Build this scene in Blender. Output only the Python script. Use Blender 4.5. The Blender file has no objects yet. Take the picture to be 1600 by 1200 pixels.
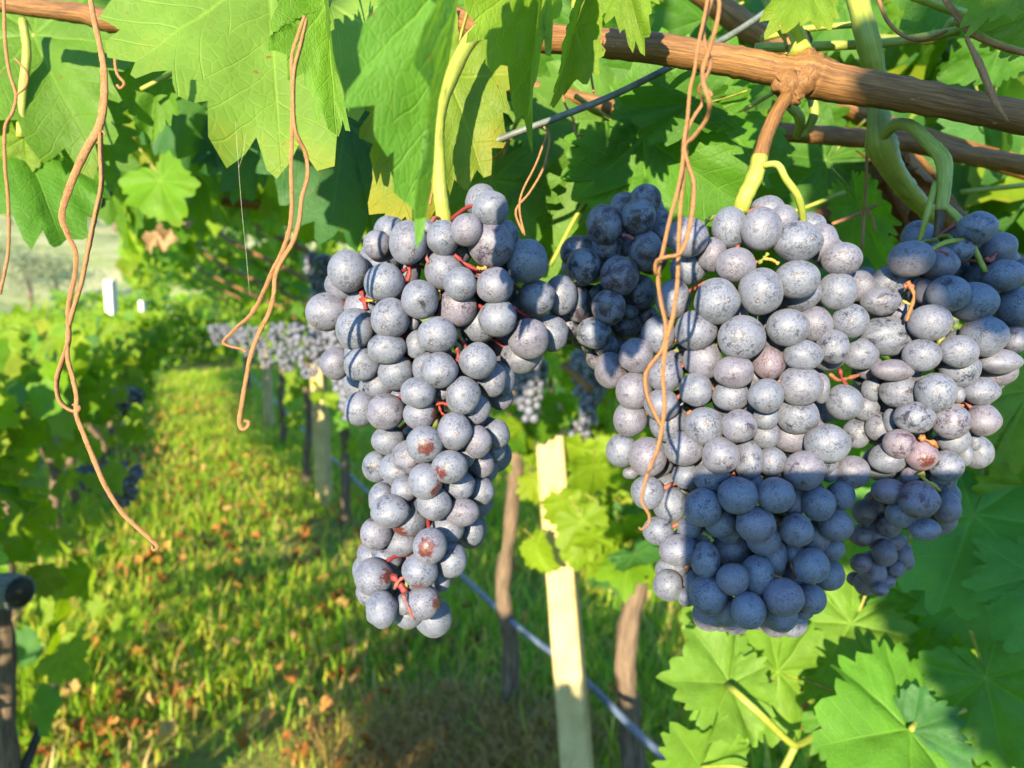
import bpy, math, random
import numpy as np
from mathutils import Vector, Matrix, Quaternion

sc = bpy.context.scene
COL = sc.collection

# ------------------------------------------------------------------ camera
F = 1209.0                       # focal length in photo pixels (1600 wide)
H = 1.25
PITCH = math.radians(5.67)
cd = bpy.data.cameras.new("camera")
cam = bpy.data.objects.new("camera", cd)
COL.objects.link(cam)
cam.location = (0, 0, H)
cam.rotation_euler = (math.radians(90) - PITCH, 0, 0)
cd.sensor_width = 36.0
cd.lens = 36.0 * F / 1600.0
cd.clip_start = 0.004
cd.clip_end = 2000.0
cd.dof.use_dof = True
cd.dof.focus_distance = 0.325
cd.dof.aperture_fstop = cd.lens / 2.3      # an opening of about 2.3 mm
sc.camera = cam
sc.render.resolution_x, sc.render.resolution_y = 1024, 768

CF = Vector((0, math.cos(PITCH), -math.sin(PITCH)))
CU = Vector((0, math.sin(PITCH), math.cos(PITCH)))
CR = Vector((1, 0, 0))
C0 = Vector((0, 0, H))

def P(px, py, d):
    """photo pixel and depth -> world point"""
    return C0 + CR * ((px - 800) / F * d) - CU * ((py - 600) / F * d) + CF * d

# ------------------------------------------------------------------ light
SUN = (CR * 0.259 - CU * 0.172 + CF).normalized()       # direction the light travels
sd = bpy.data.lights.new("sun", 'SUN')
sd.energy = 5.0
sd.angle = math.radians(0.53)
sd.color = (1.0, 0.81, 0.54)
sun = bpy.data.objects.new("sun", sd)
COL.objects.link(sun)
sun.rotation_euler = SUN.to_track_quat('-Z', 'Y').to_euler()
sun.location = (-2, -6, 6)

world = bpy.data.worlds.new("World")
sc.world = world
world.use_nodes = True
wn = world.node_tree
bg = wn.nodes['Background']
sky = wn.nodes.new('ShaderNodeTexSky')
sky.sky_type = 'NISHITA'
sky.sun_disc = False
sky.sun_elevation = math.asin(-SUN.z)
sky.sun_rotation = math.atan2(-SUN.x, -SUN.y)
sky.air_density = 1.0
sky.dust_density = 0.0
sky.ozone_density = 3.0
tintn = wn.nodes.new('ShaderNodeMix'); tintn.data_type = 'RGBA'; tintn.blend_type = 'MULTIPLY'
tintn.inputs[0].default_value = 1.0
tintn.inputs[7].default_value = (.80, .98, 1.25, 1)        # a deep clear blue evening sky
wn.links.new(sky.outputs[0], tintn.inputs[6]); wn.links.new(tintn.outputs[2], bg.inputs[0])
bg.inputs[1].default_value = 0.15

sc.view_settings.view_transform = 'Standard'
sc.view_settings.look = 'None'
sc.view_settings.gamma = 1.0
sc.view_settings.use_curve_mapping = False
sc.view_settings.exposure = 1.98
sc.cycles.use_denoising = True
sc.cycles.max_bounces = 8
sc.cycles.transparent_max_bounces = 4
sc.cycles.caustics_reflective = False
sc.cycles.caustics_refractive = False
sc.cycles.sample_clamp_indirect = 6.0

# ------------------------------------------------------------------ helpers
def rng_(s):
    return np.random.default_rng(s)

def newmesh(name, V, Fc, mats=(), smooth=True, attrs=None, midx=None):
    me = bpy.data.meshes.new(name)
    V = np.asarray(V, dtype=np.float64)
    me.from_pydata([tuple(v) for v in V], [], [tuple(int(i) for i in f) for f in Fc])
    for m in mats:
        me.materials.append(m)
    if midx is not None:
        me.polygons.foreach_set('material_index', np.asarray(midx, dtype=np.int32))
    if smooth:
        me.polygons.foreach_set('use_smooth', np.ones(len(me.polygons), dtype=bool))
    for k, (typ, arr) in (attrs or {}).items():
        a = me.attributes.new(k, typ, 'POINT')
        a.data.foreach_set('vector' if typ == 'FLOAT_VECTOR' else 'color' if typ == 'FLOAT_COLOR' else 'value',
                           np.asarray(arr, dtype=np.float32).ravel())
    me.update()
    return me

def bigmesh(name, V, T, mats=(), smooth=False, attrs=None):
    """fast mesh from arrays: V (n,3), T (m,k) faces of equal size"""
    me = bpy.data.meshes.new(name)
    V = np.asarray(V, np.float32); T = np.asarray(T, np.int32)
    k = T.shape[1]
    me.vertices.add(len(V)); me.vertices.foreach_set('co', V.ravel())
    me.loops.add(T.size); me.loops.foreach_set('vertex_index', T.ravel())
    me.polygons.add(len(T))
    me.polygons.foreach_set('loop_start', np.arange(0, T.size, k, dtype=np.int32))
    if smooth:
        me.polygons.foreach_set('use_smooth', np.ones(len(T), dtype=bool))
    for m in mats:
        me.materials.append(m)
    for kk, (typ, arr) in (attrs or {}).items():
        a = me.attributes.new(kk, typ, 'POINT')
        a.data.foreach_set('vector' if typ == 'FLOAT_VECTOR' else 'color', np.asarray(arr, np.float32).ravel())
    me.update(calc_edges=True)
    me.validate()
    return me

def obj(name, me, parent=None, M=None, color=None):
    o = bpy.data.objects.new(name, me)
    COL.objects.link(o)
    if parent is not None:
        o.parent = parent
        pm = PARENT_M.get(parent.name, Matrix.Identity(4))
        if M is not None:
            o.matrix_basis = pm.inverted() @ M
        else:
            o.matrix_basis = pm.inverted()
    elif M is not None:
        o.matrix_basis = M
    if color is not None:
        o.color = color
    PARENT_M[o.name] = (M if M is not None else Matrix.Identity(4))
    return o

PARENT_M = {}

def tag(o, label=None, cat=None, group=None, kind=None):
    if label: o['label'] = label
    if cat: o['category'] = cat
    if group: o['group'] = group
    if kind: o['kind'] = kind
    return o

def thing(name, label, cat, loc, group=None):
    o = bpy.data.objects.new(name, None)
    o.empty_display_size = 0.05
    COL.objects.link(o)
    o.location = loc
    PARENT_M[o.name] = Matrix.Translation(loc)
    return tag(o, label, cat, group)

def spline(pts, n=6):
    """Catmull-Rom through points (any dimension)"""
    p = np.asarray([tuple(q) for q in pts], float)
    if len(p) < 3:
        t = np.linspace(0, 1, n + 1)[:, None]
        return p[0] * (1 - t) + p[1] * t
    e = np.vstack([2 * p[0] - p[1], p, 2 * p[-1] - p[-2]])
    out = []
    for i in range(1, len(e) - 2):
        a, b, c, d = e[i - 1], e[i], e[i + 1], e[i + 2]
        for t in np.linspace(0, 1, n, endpoint=False):
            out.append(0.5 * ((2 * b) + (-a + c) * t + (2 * a - 5 * b + 4 * c - d) * t * t + (-a + 3 * b - 3 * c + d) * t ** 3))
    out.append(e[-2])
    return np.array(out)

class MB:
    def __init__(s):
        s.v = []; s.f = []; s.c = []; s.t = []
    def tube(s, pts, rad, sides=8, col=None, smooth=6, lump=0.0, rng=None, cap=True, flute=0.0):
        p = spline(pts, smooth) if smooth else np.asarray([tuple(q) for q in pts], float)
        n = len(p)
        rad = np.atleast_1d(np.asarray(rad, float))
        r = np.interp(np.linspace(0, 1, n), np.linspace(0, 1, len(rad)), rad) if len(rad) > 1 else np.full(n, rad[0])
        tg = np.gradient(p, axis=0)
        tg /= np.linalg.norm(tg, axis=1)[:, None] + 1e-12
        up = np.array([0, 0, 1.0]) if abs(tg[0][2]) < 0.9 else np.array([1.0, 0, 0])
        u = np.cross(tg[0], up); u /= np.linalg.norm(u)
        b0 = len(s.v)
        L = 0.0
        ph = rng.uniform(0, 6.28) if rng is not None else 0
        for i in range(n):
            if i:
                L += np.linalg.norm(p[i] - p[i - 1])
                u = u - tg[i] * np.dot(u, tg[i]); u /= np.linalg.norm(u) + 1e-12
            w = np.cross(tg[i], u)
            k = 1.0 + (lump * rng.normal() if lump and rng is not None else 0)
            for j in range(sides):
                a = 2 * math.pi * j / sides
                rr = r[i] * k * (1 + flute * math.sin(3 * a + ph + L * 25) + flute * .6 * math.sin(5 * a - ph + L * 60))
                s.v.append(p[i] + (u * math.cos(a) + w * math.sin(a)) * rr)
                s.t.append((math.cos(a) * .5, math.sin(a) * .5, L / max(r.mean(), 1e-5) * .16))
                s.c.append(col if col is not None else (1, 1, 1, 1))
        for i in range(n - 1):
            for j in range(sides):
                a = b0 + i * sides + j; b = b0 + i * sides + (j + 1) % sides
                s.f.append((a, b, b + sides, a + sides))
        if cap:
            s.f.append(tuple(b0 + j for j in range(sides))[::-1])
            s.f.append(tuple(b0 + (n - 1) * sides + j for j in range(sides)))
        return s
    def box(s, c, sx, sy, sz, R=None, col=None):
        b0 = len(s.v)
        R = R if R is not None else Matrix.Identity(3)
        for dz in (-1, 1):
            for dx, dy in ((-1, -1), (1, -1), (1, 1), (-1, 1)):
                q = Vector(c) + R @ Vector((dx * sx / 2, dy * sy / 2, dz * sz / 2))
                s.v.append(np.array(q)); s.t.append((dx * .5, dy * .5, dz * .5)); s.c.append(col or (1, 1, 1, 1))
        for f in ((3, 2, 1, 0), (4, 5, 6, 7), (0, 1, 5, 4), (1, 2, 6, 5), (2, 3, 7, 6), (3, 0, 4, 7)):
            s.f.append(tuple(b0 + i for i in f))
        return s
    def ball(s, c, r, col=None, n=6, m=8):
        b0 = len(s.v)
        rr = r if hasattr(r, '__len__') else (r, r, r)
        for i in range(n + 1):
            a = math.pi * i / n
            for j in range(m):
                b = 2 * math.pi * j / m
                d = (math.sin(a) * math.cos(b), math.sin(a) * math.sin(b), math.cos(a))
                s.v.append(np.array(c) + np.array(d) * np.array(rr)); s.t.append(d); s.c.append(col or (1, 1, 1, 1))
        for i in range(n):
            for j in range(m):
                a = b0 + i * m + j; b = b0 + i * m + (j + 1) % m
                s.f.append((a, a + m, b + m, b))
        return s
    def build(s, name, mat, parent=None, smooth=True, kind=None, label=None):
        V = np.array(s.v)
        o0 = np.array(PARENT_M[parent.name].translation) if parent is not None else (V.mean(0) if not parent else 0)
        if parent is None:
            o0 = V[np.argmin(V[:, 2])] if kind is None else np.zeros(3)
        me = newmesh(name, V - o0, s.f, [mat], smooth, {'tc': ('FLOAT_VECTOR', s.t), 'tint': ('FLOAT_COLOR', s.c)})
        o = obj(name, me, parent, Matrix.Translation(Vector(o0)))
        if kind: o['kind'] = kind
        if label: o['label'] = label
        return o

# ------------------------------------------------------------------ node helpers
class NT:
    def __init__(s, name):
        s.m = bpy.data.materials.new(name); s.m.use_nodes = True
        s.t = s.m.node_tree; s.t.nodes.clear()
        s.out = s.t.nodes.new('ShaderNodeOutputMaterial')
    def n(s, typ, **kw):
        x = s.t.nodes.new(typ)
        for k, v in kw.items():
            setattr(x, k, v)
        return x
    def set(s, sock, v):
        if isinstance(v, bpy.types.NodeSocket): s.t.links.new(v, sock)
        elif v is not None: sock.default_value = v
    def M(s, op, a, b=None, c=None, clamp=False):
        x = s.n('ShaderNodeMath', operation=op, use_clamp=clamp)
        s.set(x.inputs[0], a)
        if b is not None: s.set(x.inputs[1], b)
        if c is not None: s.set(x.inputs[2], c)
        return x.outputs[0]
    def V(s, op, a, b=None, out=0):
        x = s.n('ShaderNodeVectorMath', operation=op)
        s.set(x.inputs[0], a)
        if b is not None:
            if op == 'SCALE': s.set(x.inputs['Scale'], b)
            else: s.set(x.inputs[1], b)
        return x.outputs['Value'] if op in ('LENGTH', 'DOT_PRODUCT', 'DISTANCE') else x.outputs[0]
    def attr(s, name, out='Vector'):
        x = s.n('ShaderNodeAttribute', attribute_name=name)
        return x.outputs[out]
    def noise(s, vec, scale, detail=4, rough=.55, dist=0.0, dims='3D'):
        x = s.n('ShaderNodeTexNoise')
        if vec is not None: s.set(x.inputs['Vector'], vec)
        x.inputs['Scale'].default_value = scale; x.inputs['Detail'].default_value = detail
        x.inputs['Roughness'].default_value = rough; x.inputs['Distortion'].default_value = dist
        return x.outputs['Fac']
    def voro(s, vec, scale, feature='F1'):
        x = s.n('ShaderNodeTexVoronoi', feature=feature)
        if vec is not None: s.set(x.inputs['Vector'], vec)
        x.inputs['Scale'].default_value = scale
        return x.outputs['Distance'], (x.outputs['Color'] if feature == 'F1' else None)
    def step(s, v, lo, hi):
        x = s.n('ShaderNodeMapRange', interpolation_type='SMOOTHSTEP')
        s.set(x.inputs['Value'], v); s.set(x.inputs['From Min'], lo); s.set(x.inputs['From Max'], hi)
        return x.outputs['Result']
    def mix(s, f, a, b, mode='MIX'):
        x = s.n('ShaderNodeMix', data_type='RGBA', blend_type=mode)
        s.set(x.inputs[0], f); s.set(x.inputs[6], a); s.set(x.inputs[7], b)
        return x.outputs[2]
    def bump(s, h, strength=.3, dist=.001):
        x = s.n('ShaderNodeBump')
        s.set(x.inputs['Height'], h); x.inputs['Strength'].default_value = strength; x.inputs['Distance'].default_value = dist
        return x.outputs[0]
    def bsdf(s, color, rough=.6, spec=.4, normal=None, **kw):
        x = s.n('ShaderNodeBsdfPrincipled')
        s.set(x.inputs['Base Color'], color); s.set(x.inputs['Roughness'], rough)
        s.set(x.inputs['Specular IOR Level'], spec)
        if normal is not None: s.set(x.inputs['Normal'], normal)
        for k, v in kw.items(): s.set(x.inputs[k], v)
        return x.outputs[0]
    def end(s, sh):
        s.t.links.new(sh, s.out.inputs['Surface']); return s.m

def col4(c, a=1.0):
    return (c[0], c[1], c[2], a)
# ------------------------------------------------------------------ materials
def leaf_mat(name, joined):
    n = NT(name)
    lc = n.attr('lc')
    sep = n.n('ShaderNodeSeparateXYZ'); n.set(sep.inputs[0], lc)
    x, y = sep.outputs[0], sep.outputs[1]
    r = n.V('LENGTH', lc)
    if joined:
        at = n.n('ShaderNodeAttribute', attribute_name='tint')
        tint, aut = at.outputs['Color'], at.outputs['Alpha']
        geo0 = n.n('ShaderNodeNewGeometry')
        rnd = geo0.outputs['Random Per Island']
    else:
        oi = n.n('ShaderNodeObjectInfo')
        tint, aut, rnd = oi.outputs['Color'], oi.outputs['Alpha'], oi.outputs['Random']
    a = n.M('ABSOLUTE', n.M('ARCTAN2', x, y))
    W = 0.9076          # 52 degrees
    da = n.M('ABSOLUTE', n.M('SUBTRACT', n.M('MODULO', n.M('ADD', a, W / 2), W), W / 2))
    dist = n.M('MULTIPLY', r, n.M('SINE', da))
    along = n.M('MULTIPLY', r, n.M('COSINE', da))
    w = n.M('MULTIPLY', n.M('SUBTRACT', 1.25, along), .021)
    m1 = n.M('SUBTRACT', 1.0, n.M('DIVIDE', dist, w), clamp=True)
    jit = n.M('MULTIPLY', n.noise(lc, 3.0, 1), .10)
    ph = n.M('FRACT', n.M('MULTIPLY', n.M('SUBTRACT', n.M('ADD', along, jit), n.M('MULTIPLY', dist, .8)), 6.5))
    l2 = n.M('MULTIPLY', n.M('ABSOLUTE', n.M('SUBTRACT', ph, .5)), 2.0)
    m2 = n.M('MULTIPLY', n.step(l2, .90, .99), .75)
    off = n.V('ADD', lc, n.n('ShaderNodeCombineXYZ').outputs[0])
    ed, _ = n.voro(lc, 17.0, 'DISTANCE_TO_EDGE')
    m3 = n.M('SUBTRACT', 1.0, n.M('DIVIDE', ed, .07), clamp=True)
    cmb = n.n('ShaderNodeCombineXYZ'); n.set(cmb.inputs[2], n.M('MULTIPLY', rnd, 37.0))
    lcr = n.V('ADD', lc, cmb.outputs[0])
    nz = n.noise(lcr, 2.6, 5, .6)
    nz2 = n.noise(lcr, 9.0, 4, .6)
    k = n.M('ADD', .55, n.M('MULTIPLY', nz, .9))
    base = n.V('SCALE', tint, k)
    vein = n.M('MAXIMUM', n.M('MAXIMUM', m1, m2), n.M('MULTIPLY', m3, .22))
    vcol = n.V('ADD', n.V('SCALE', tint, 1.25), (.05, .055, .012))
    base = n.mix(n.M('MULTIPLY', vein, .62), base, vcol)
    # yellowing from the rim inwards
    yv = n.M('ADD', n.M('ADD', n.M('MULTIPLY', r, .50), n.M('MULTIPLY', nz, .75)), n.M('MULTIPLY', aut, .9))
    ym = n.M('MULTIPLY', n.step(yv, 1.05, 1.40), n.M('SUBTRACT', 1.0, n.M('MULTIPLY', vein, .45)))
    base = n.mix(n.M('MULTIPLY', ym, .85), base, (.23, .20, .018, 1))
    bs = n.M('ADD', nz2, n.M('MULTIPLY', aut, .10))
    bm = n.M('MULTIPLY', n.step(bs, .715, .745), n.step(r, .25, .5))
    base = n.mix(n.M('MULTIPLY', bm, .9), base, (.16, .075, .025, 1))
    geo = n.n('ShaderNodeNewGeometry')
    under = n.mix(.28, base, (.09, .14, .04, 1))
    basec = n.mix(geo.outputs['Backfacing'], base, under)
    hgt = n.M('SUBTRACT', n.M('ADD', n.M('MULTIPLY', n.step(ed, 0.0, .16), .10), n.M('MULTIPLY', nz2, .30)), n.M('MULTIPLY', n.M('MAXIMUM', m1, m2), .35))
    nor = n.bump(hgt, .55, .0022)
    p = n.bsdf(basec, n.M('ADD', .44, n.M('MULTIPLY', nz2, .22)), .26, nor)
    tr = n.n('ShaderNodeBsdfTranslucent')
    n.set(tr.inputs['Color'], n.mix(.5, n.V('MULTIPLY', basec, (2.3, 2.5, .4)), (.21, .33, .004, 1)))
    n.set(tr.inputs['Normal'], nor)
    mx = n.n('ShaderNodeMixShader'); mx.inputs[0].default_value = .47
    n.t.links.new(p, mx.inputs[1]); n.t.links.new(tr.outputs[0], mx.inputs[2])
    return n.end(mx.outputs[0])

M_LEAF = leaf_mat('vine_leaf', False)
M_LEAFS = leaf_mat('vine_foliage', True)

def grape_mat():
    n = NT('grape_skin')
    gc = n.attr('gc')
    oi = n.n('ShaderNodeObjectInfo')
    rnd = oi.outputs['Random']
    sepc = n.n('ShaderNodeSeparateColor'); n.set(sepc.inputs[0], oi.outputs['Color'])
    bloom, red, patch = sepc.outputs[0], sepc.outputs[1], sepc.outputs[2]
    cmb = n.n('ShaderNodeCombineXYZ'); n.set(cmb.inputs[0], n.M('MULTIPLY', rnd, 61.0)); n.set(cmb.inputs[1], n.M('MULTIPLY', rnd, 23.0))
    q = n.V('ADD', gc, cmb.outputs[0])
    warp = n.V('MULTIPLY', q, (1.0, 1.0, 1.9))
    n1 = n.noise(warp, 9.0, 7, .72, .6)
    n2 = n.noise(q, 1.5, 5, .62, .4)
    n3 = n.noise(q, 3.0, 4, .6, .8)
    n4 = n.noise(n.V('MULTIPLY', q, (1.0, 1.0, 1.6)), 9.5, 5, .78, .8)
    v = n.M('ADD', n.M('ADD', n.M('MULTIPLY', n1, .46), n.M('MULTIPLY', n2, .60)), n.M('MULTIPLY', n3, .20))
    thr = n.M('ADD', .62, n.M('MULTIPLY', bloom, .15))
    worn = n.step(v, n.M('SUBTRACT', thr, .012), n.M('ADD', thr, .055))          # 1 = waxy bloom rubbed off
    fine = n.M('MULTIPLY', n.step(n4, .50, .555), n.M('MULTIPLY', oi.outputs['Alpha'], n.M('ADD', .30, n.M('MULTIPLY', n.step(n2, .35, .6), .55))))
    worn2 = n.M('MAXIMUM', worn, fine)
    skin = n.mix(red, (.006, .008, .017, 1), (.085, .012, .020, 1))
    wax = n.mix(n3, (.080, .097, .146, 1), (.140, .160, .210, 1))
    wax = n.mix(n.M('MULTIPLY', red, .55), wax, (.16, .085, .105, 1))
    wax = n.mix(n.M('MULTIPLY', n.step(n2, .45, .75), .35), wax, (.045, .060, .10, 1))
    colr = n.mix(n.M('MULTIPLY', worn2, .90), wax, skin)
    sep = n.n('ShaderNodeSeparateXYZ'); n.set(sep.inputs[0], gc)
    z = sep.outputs[2]
    pv = n.n('ShaderNodeCombineXYZ'); n.set(pv.inputs[0], n.M('MULTIPLY', n.M('SINE', n.M('MULTIPLY', rnd, 40.0)), .60)); n.set(pv.inputs[1], n.M('MULTIPLY', n.M('SINE', n.M('MULTIPLY', rnd, 91.0)), .50)); pv.inputs[2].default_value = .85
    pdir = n.V('NORMALIZE', pv.outputs[0])
    pz = n.M('ADD', n.V('DOT_PRODUCT', gc, pdir), n.M('MULTIPLY', n.M('SUBTRACT', n3, .5), .50))
    pm = n.M('MULTIPLY', n.step(n.M('SUBTRACT', pz, n.M('MULTIPLY', n.M('FRACT', n.M('MULTIPLY', rnd, 7.3)), .12)), .77, .88), patch)
    pcol = n.mix(n.step(n1, .4, .62), (.030, .006, .008, 1), (.095, .026, .022, 1))
    colr = n.mix(pm, colr, pcol)
    dot = n.step(z, .9935, .9962)
    ring = n.M('MULTIPLY', n.step(z, .985, .990), .5)
    colr = n.mix(ring, colr, (.02, .02, .03, 1))
    colr = n.mix(dot, colr, (.36, .17, .05, 1))
    w3 = n.M('MAXIMUM', worn2, pm)
    rough = n.M('SUBTRACT', .54, n.M('MULTIPLY', w3, .22))
    h = n.M('ADD', n.M('ADD', n.M('MULTIPLY', n.M('SUBTRACT', 1.0, worn2), .35), n.M('MULTIPLY', n4, .22)), n.M('MULTIPLY', dot, 1.2))
    nor = n.bump(h, .35, .0005)
    s = n.bsdf(colr, rough, .45, nor, **{'Sheen Weight': .06, 'Sheen Roughness': .5})
    return n.end(s)
M_GRAPE = grape_mat()

def bark_mat(name, dark, light, scale=1.0, rough=.75, spec=.25, spots=None, bumpd=.0012):
    n = NT(name)
    tc = n.attr('tc'); tint = n.attr('tint', 'Color')
    oi = n.n('ShaderNodeObjectInfo')
    v = n.V('MULTIPLY', tc, (3.2 * scale, 3.2 * scale, .9 * scale))
    n1 = n.noise(v, 3.0, 6, .65, .4)
    n2 = n.noise(tc, 1.6, 4, .6)
    vs = n.V('MULTIPLY', tc, (9 * scale, 9 * scale, .5 * scale))
    n3 = n.noise(vs, 2.5, 4, .7, .3)
    c = n.mix(n.step(n.M('ADD', n.M('MULTIPLY', n1, .5), n.M('MULTIPLY', n3, .5)), .36, .64), col4(dark), col4(light))
    c = n.mix(n.M('MULTIPLY', n.step(n2, .50, .75), .6), c, col4([q * .45 for q in dark]))
    if spots:
        nn = n.noise(n.V('MULTIPLY', tc, (6, 6, 4)), 2.0, 3, .6)
        c = n.mix(n.M('MULTIPLY', n.step(nn, .69, .74), .8), c, col4(spots))
    c = n.mix(1.0, c, tint, 'MULTIPLY')
    nor = n.bump(n.M('ADD', n.M('MULTIPLY', n3, .8), n.M('MULTIPLY', n1, .5)), .6, bumpd)
    return n.end(n.bsdf(c, rough, spec, nor))
M_CANE = bark_mat('ripe_cane_bark', (.075, .032, .010), (.22, .112, .034), 1.0, .55, .3, (.40, .29, .17))
M_SHOOT = bark_mat('green_shoot', (.15, .19, .022), (.25, .29, .045), .7, .5, .4, (.16, .11, .05), .0005)
M_TENDRIL = bark_mat('dry_tendril_skin', (.13, .055, .022), (.45, .25, .115), 2.4, .75, .2, (.10, .04, .02), .0012)
M_TRUNK = bark_mat('old_vine_bark', (.050, .038, .028), (.20, .15, .105), 1.2, .9, .15, None, .006)
M_STEM = bark_mat('bunch_stem', (.75, .75, .75), (1.0, 1.0, 1.0), 1.0, .5, .35, None, .0004)
M_LOG = bark_mat('weathered_wood', (.07, .075, .08), (.26, .28, .30), 1.2, .85, .2, None, .004)

def simple(name, c, rough=.6, spec=.3, nscale=8.0, var=.35, c2=None, bump=.0, bd=.002, metallic=0.0, coords='Object'):
    n = NT(name)
    tc = n.n('ShaderNodeTexCoord').outputs[coords]
    nz = n.noise(tc, nscale, 5, .6)
    k2 = c2 or [min(1, q * (1 + var)) for q in c]
    k1 = [q * (1 - var) for q in c]
    colr = n.mix(n.step(nz, .3, .7), col4(k1), col4(k2))
    nor = n.bump(nz, bump, bd) if bump else None
    return n.end(n.bsdf(colr, rough, spec, nor, Metallic=metallic))

def tint_mat(name, rough=.6, spec=.3, trans=0.0):
    n = NT(name)
    c = n.attr('tint', 'Color')
    p = n.bsdf(c, rough, spec)
    if trans:
        tr = n.n('ShaderNodeBsdfTranslucent'); n.set(tr.inputs['Color'], n.V('MULTIPLY', c, (1.7, 1.7, .8)))
        mx = n.n('ShaderNodeMixShader'); mx.inputs[0].default_value = trans
        n.t.links.new(p, mx.inputs[1]); n.t.links.new(tr.outputs[0], mx.inputs[2]); p = mx.outputs[0]
    return n.end(p)
M_GRASS = tint_mat('grass_blade', .5, .3, .48)
M_LITTER = tint_mat('dead_leaf', .8, .15, .25)

def concrete():
    n = NT('pale_post')
    tc = n.n('ShaderNodeTexCoord').outputs['Object']
    a = n.noise(tc, 9, 6, .65); b = n.noise(n.V('MULTIPLY', tc, (30, 30, 3)), 2, 4, .6); d, _ = n.voro(tc, 90)
    c = n.mix(n.step(a, .3, .7), (.33, .265, .120, 1), (.45, .37, .19, 1))
    c = n.mix(n.M('MULTIPLY', n.step(b, .52, .7), .45), c, (.17, .13, .06, 1))
    c = n.mix(n.M('MULTIPLY', n.step(d, .12, .04), .5), c, (.20, .17, .11, 1))
    return n.end(n.bsdf(c, .85, .2, n.bump(n.M('ADD', a, b), .5, .004)))
M_POST = concrete()
M_WPOST = simple('whitewashed_post', (.62, .58, .55), .8, .2, 5, .12, bump=.3)
M_WIRE = simple('galvanised_wire', (.10, .12, .11), .6, .25, 200, .3, metallic=.3)
M_HOSE = simple('grey_blue_hose', (.10, .14, .22), .45, .4, 30, .25)
M_BLACK = simple('phone_shell', (.02, .02, .022), .3, .5, 50, .1)
M_GLASS = simple('phone_lens', (.01, .01, .015), .08, .6, 50, .1)
M_DARKCANE = simple('dark_stick', (.035, .032, .03), .7, .2, 30, .4)

def ground_mat():
    n = NT('alley_soil')
    tc = n.n('ShaderNodeTexCoord').outputs['Object']
    a = n.noise(tc, 1.3, 5, .6); b = n.noise(tc, 11, 6, .7); d = n.noise(tc, 60, 4, .7)
    c = n.mix(n.step(a, .35, .65), (.14, .22, .030, 1), (.19, .20, .05, 1))
    c = n.mix(n.M('MULTIPLY', n.step(b, .48, .72), .7), c, (.17, .115, .060, 1))
    c = n.mix(n.M('MULTIPLY', n.step(d, .5, .75), .6), c, (.045, .075, .014, 1))
    return n.end(n.bsdf(c, .95, .1, n.bump(n.M('ADD', b, n.M('MULTIPLY', d, .5)), .8, .03)))
M_GROUND = ground_mat()
def hill_mat():
    n = NT('hill_grass')
    tc = n.n('ShaderNodeTexCoord').outputs['Object']
    a = n.noise(tc, .18, 4, .6); b = n.noise(tc, 1.4, 6, .7); s = n.noise(n.V('MULTIPLY', tc, (.05, .05, 1.2)), 1.0, 3, .5)
    c = n.mix(n.step(a, .35, .65), (.22, .27, .075, 1), (.38, .37, .17, 1))
    c = n.mix(n.M('MULTIPLY', n.step(b, .45, .7), .6), c, (.14, .20, .06, 1))
    return n.end(n.bsdf(c, .95, .1, n.bump(b, .8, .2)))
M_HILL = hill_mat()
# ------------------------------------------------------------------ row frame
ROWA = math.atan2(510.0, F)                                  # rows run this far left of the view
U = Vector((-math.sin(ROWA), math.cos(ROWA), 0))             # along the row
Nn = Vector((math.cos(ROWA), math.sin(ROWA), 0))             # to the right of it
def ground_at(px, py):
    v = P(px, py, 1.0) - C0
    return C0 + v * (-H / v.z)
B0 = ground_at(795, 1125); B0.z = 0
def RW(s, t, z):
    q = B0 + U * s + Nn * t
    return Vector((q.x, q.y, z))
def prow(px, py, t):
    """pixel ray against the vertical plane that lies t to the right of the trunk line"""
    v = P(px, py, 1.0) - C0
    k = (t - Nn.dot(C0 - B0)) / Nn.dot(v)
    return C0 + v * k

def proj(p):
    q = Vector(p) - C0; d = q.dot(CF)
    return (800 + F * q.dot(CR) / d, 600 - F * q.dot(CU) / d, d) if abs(d) > 1e-6 else (0, 0, d)
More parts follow.
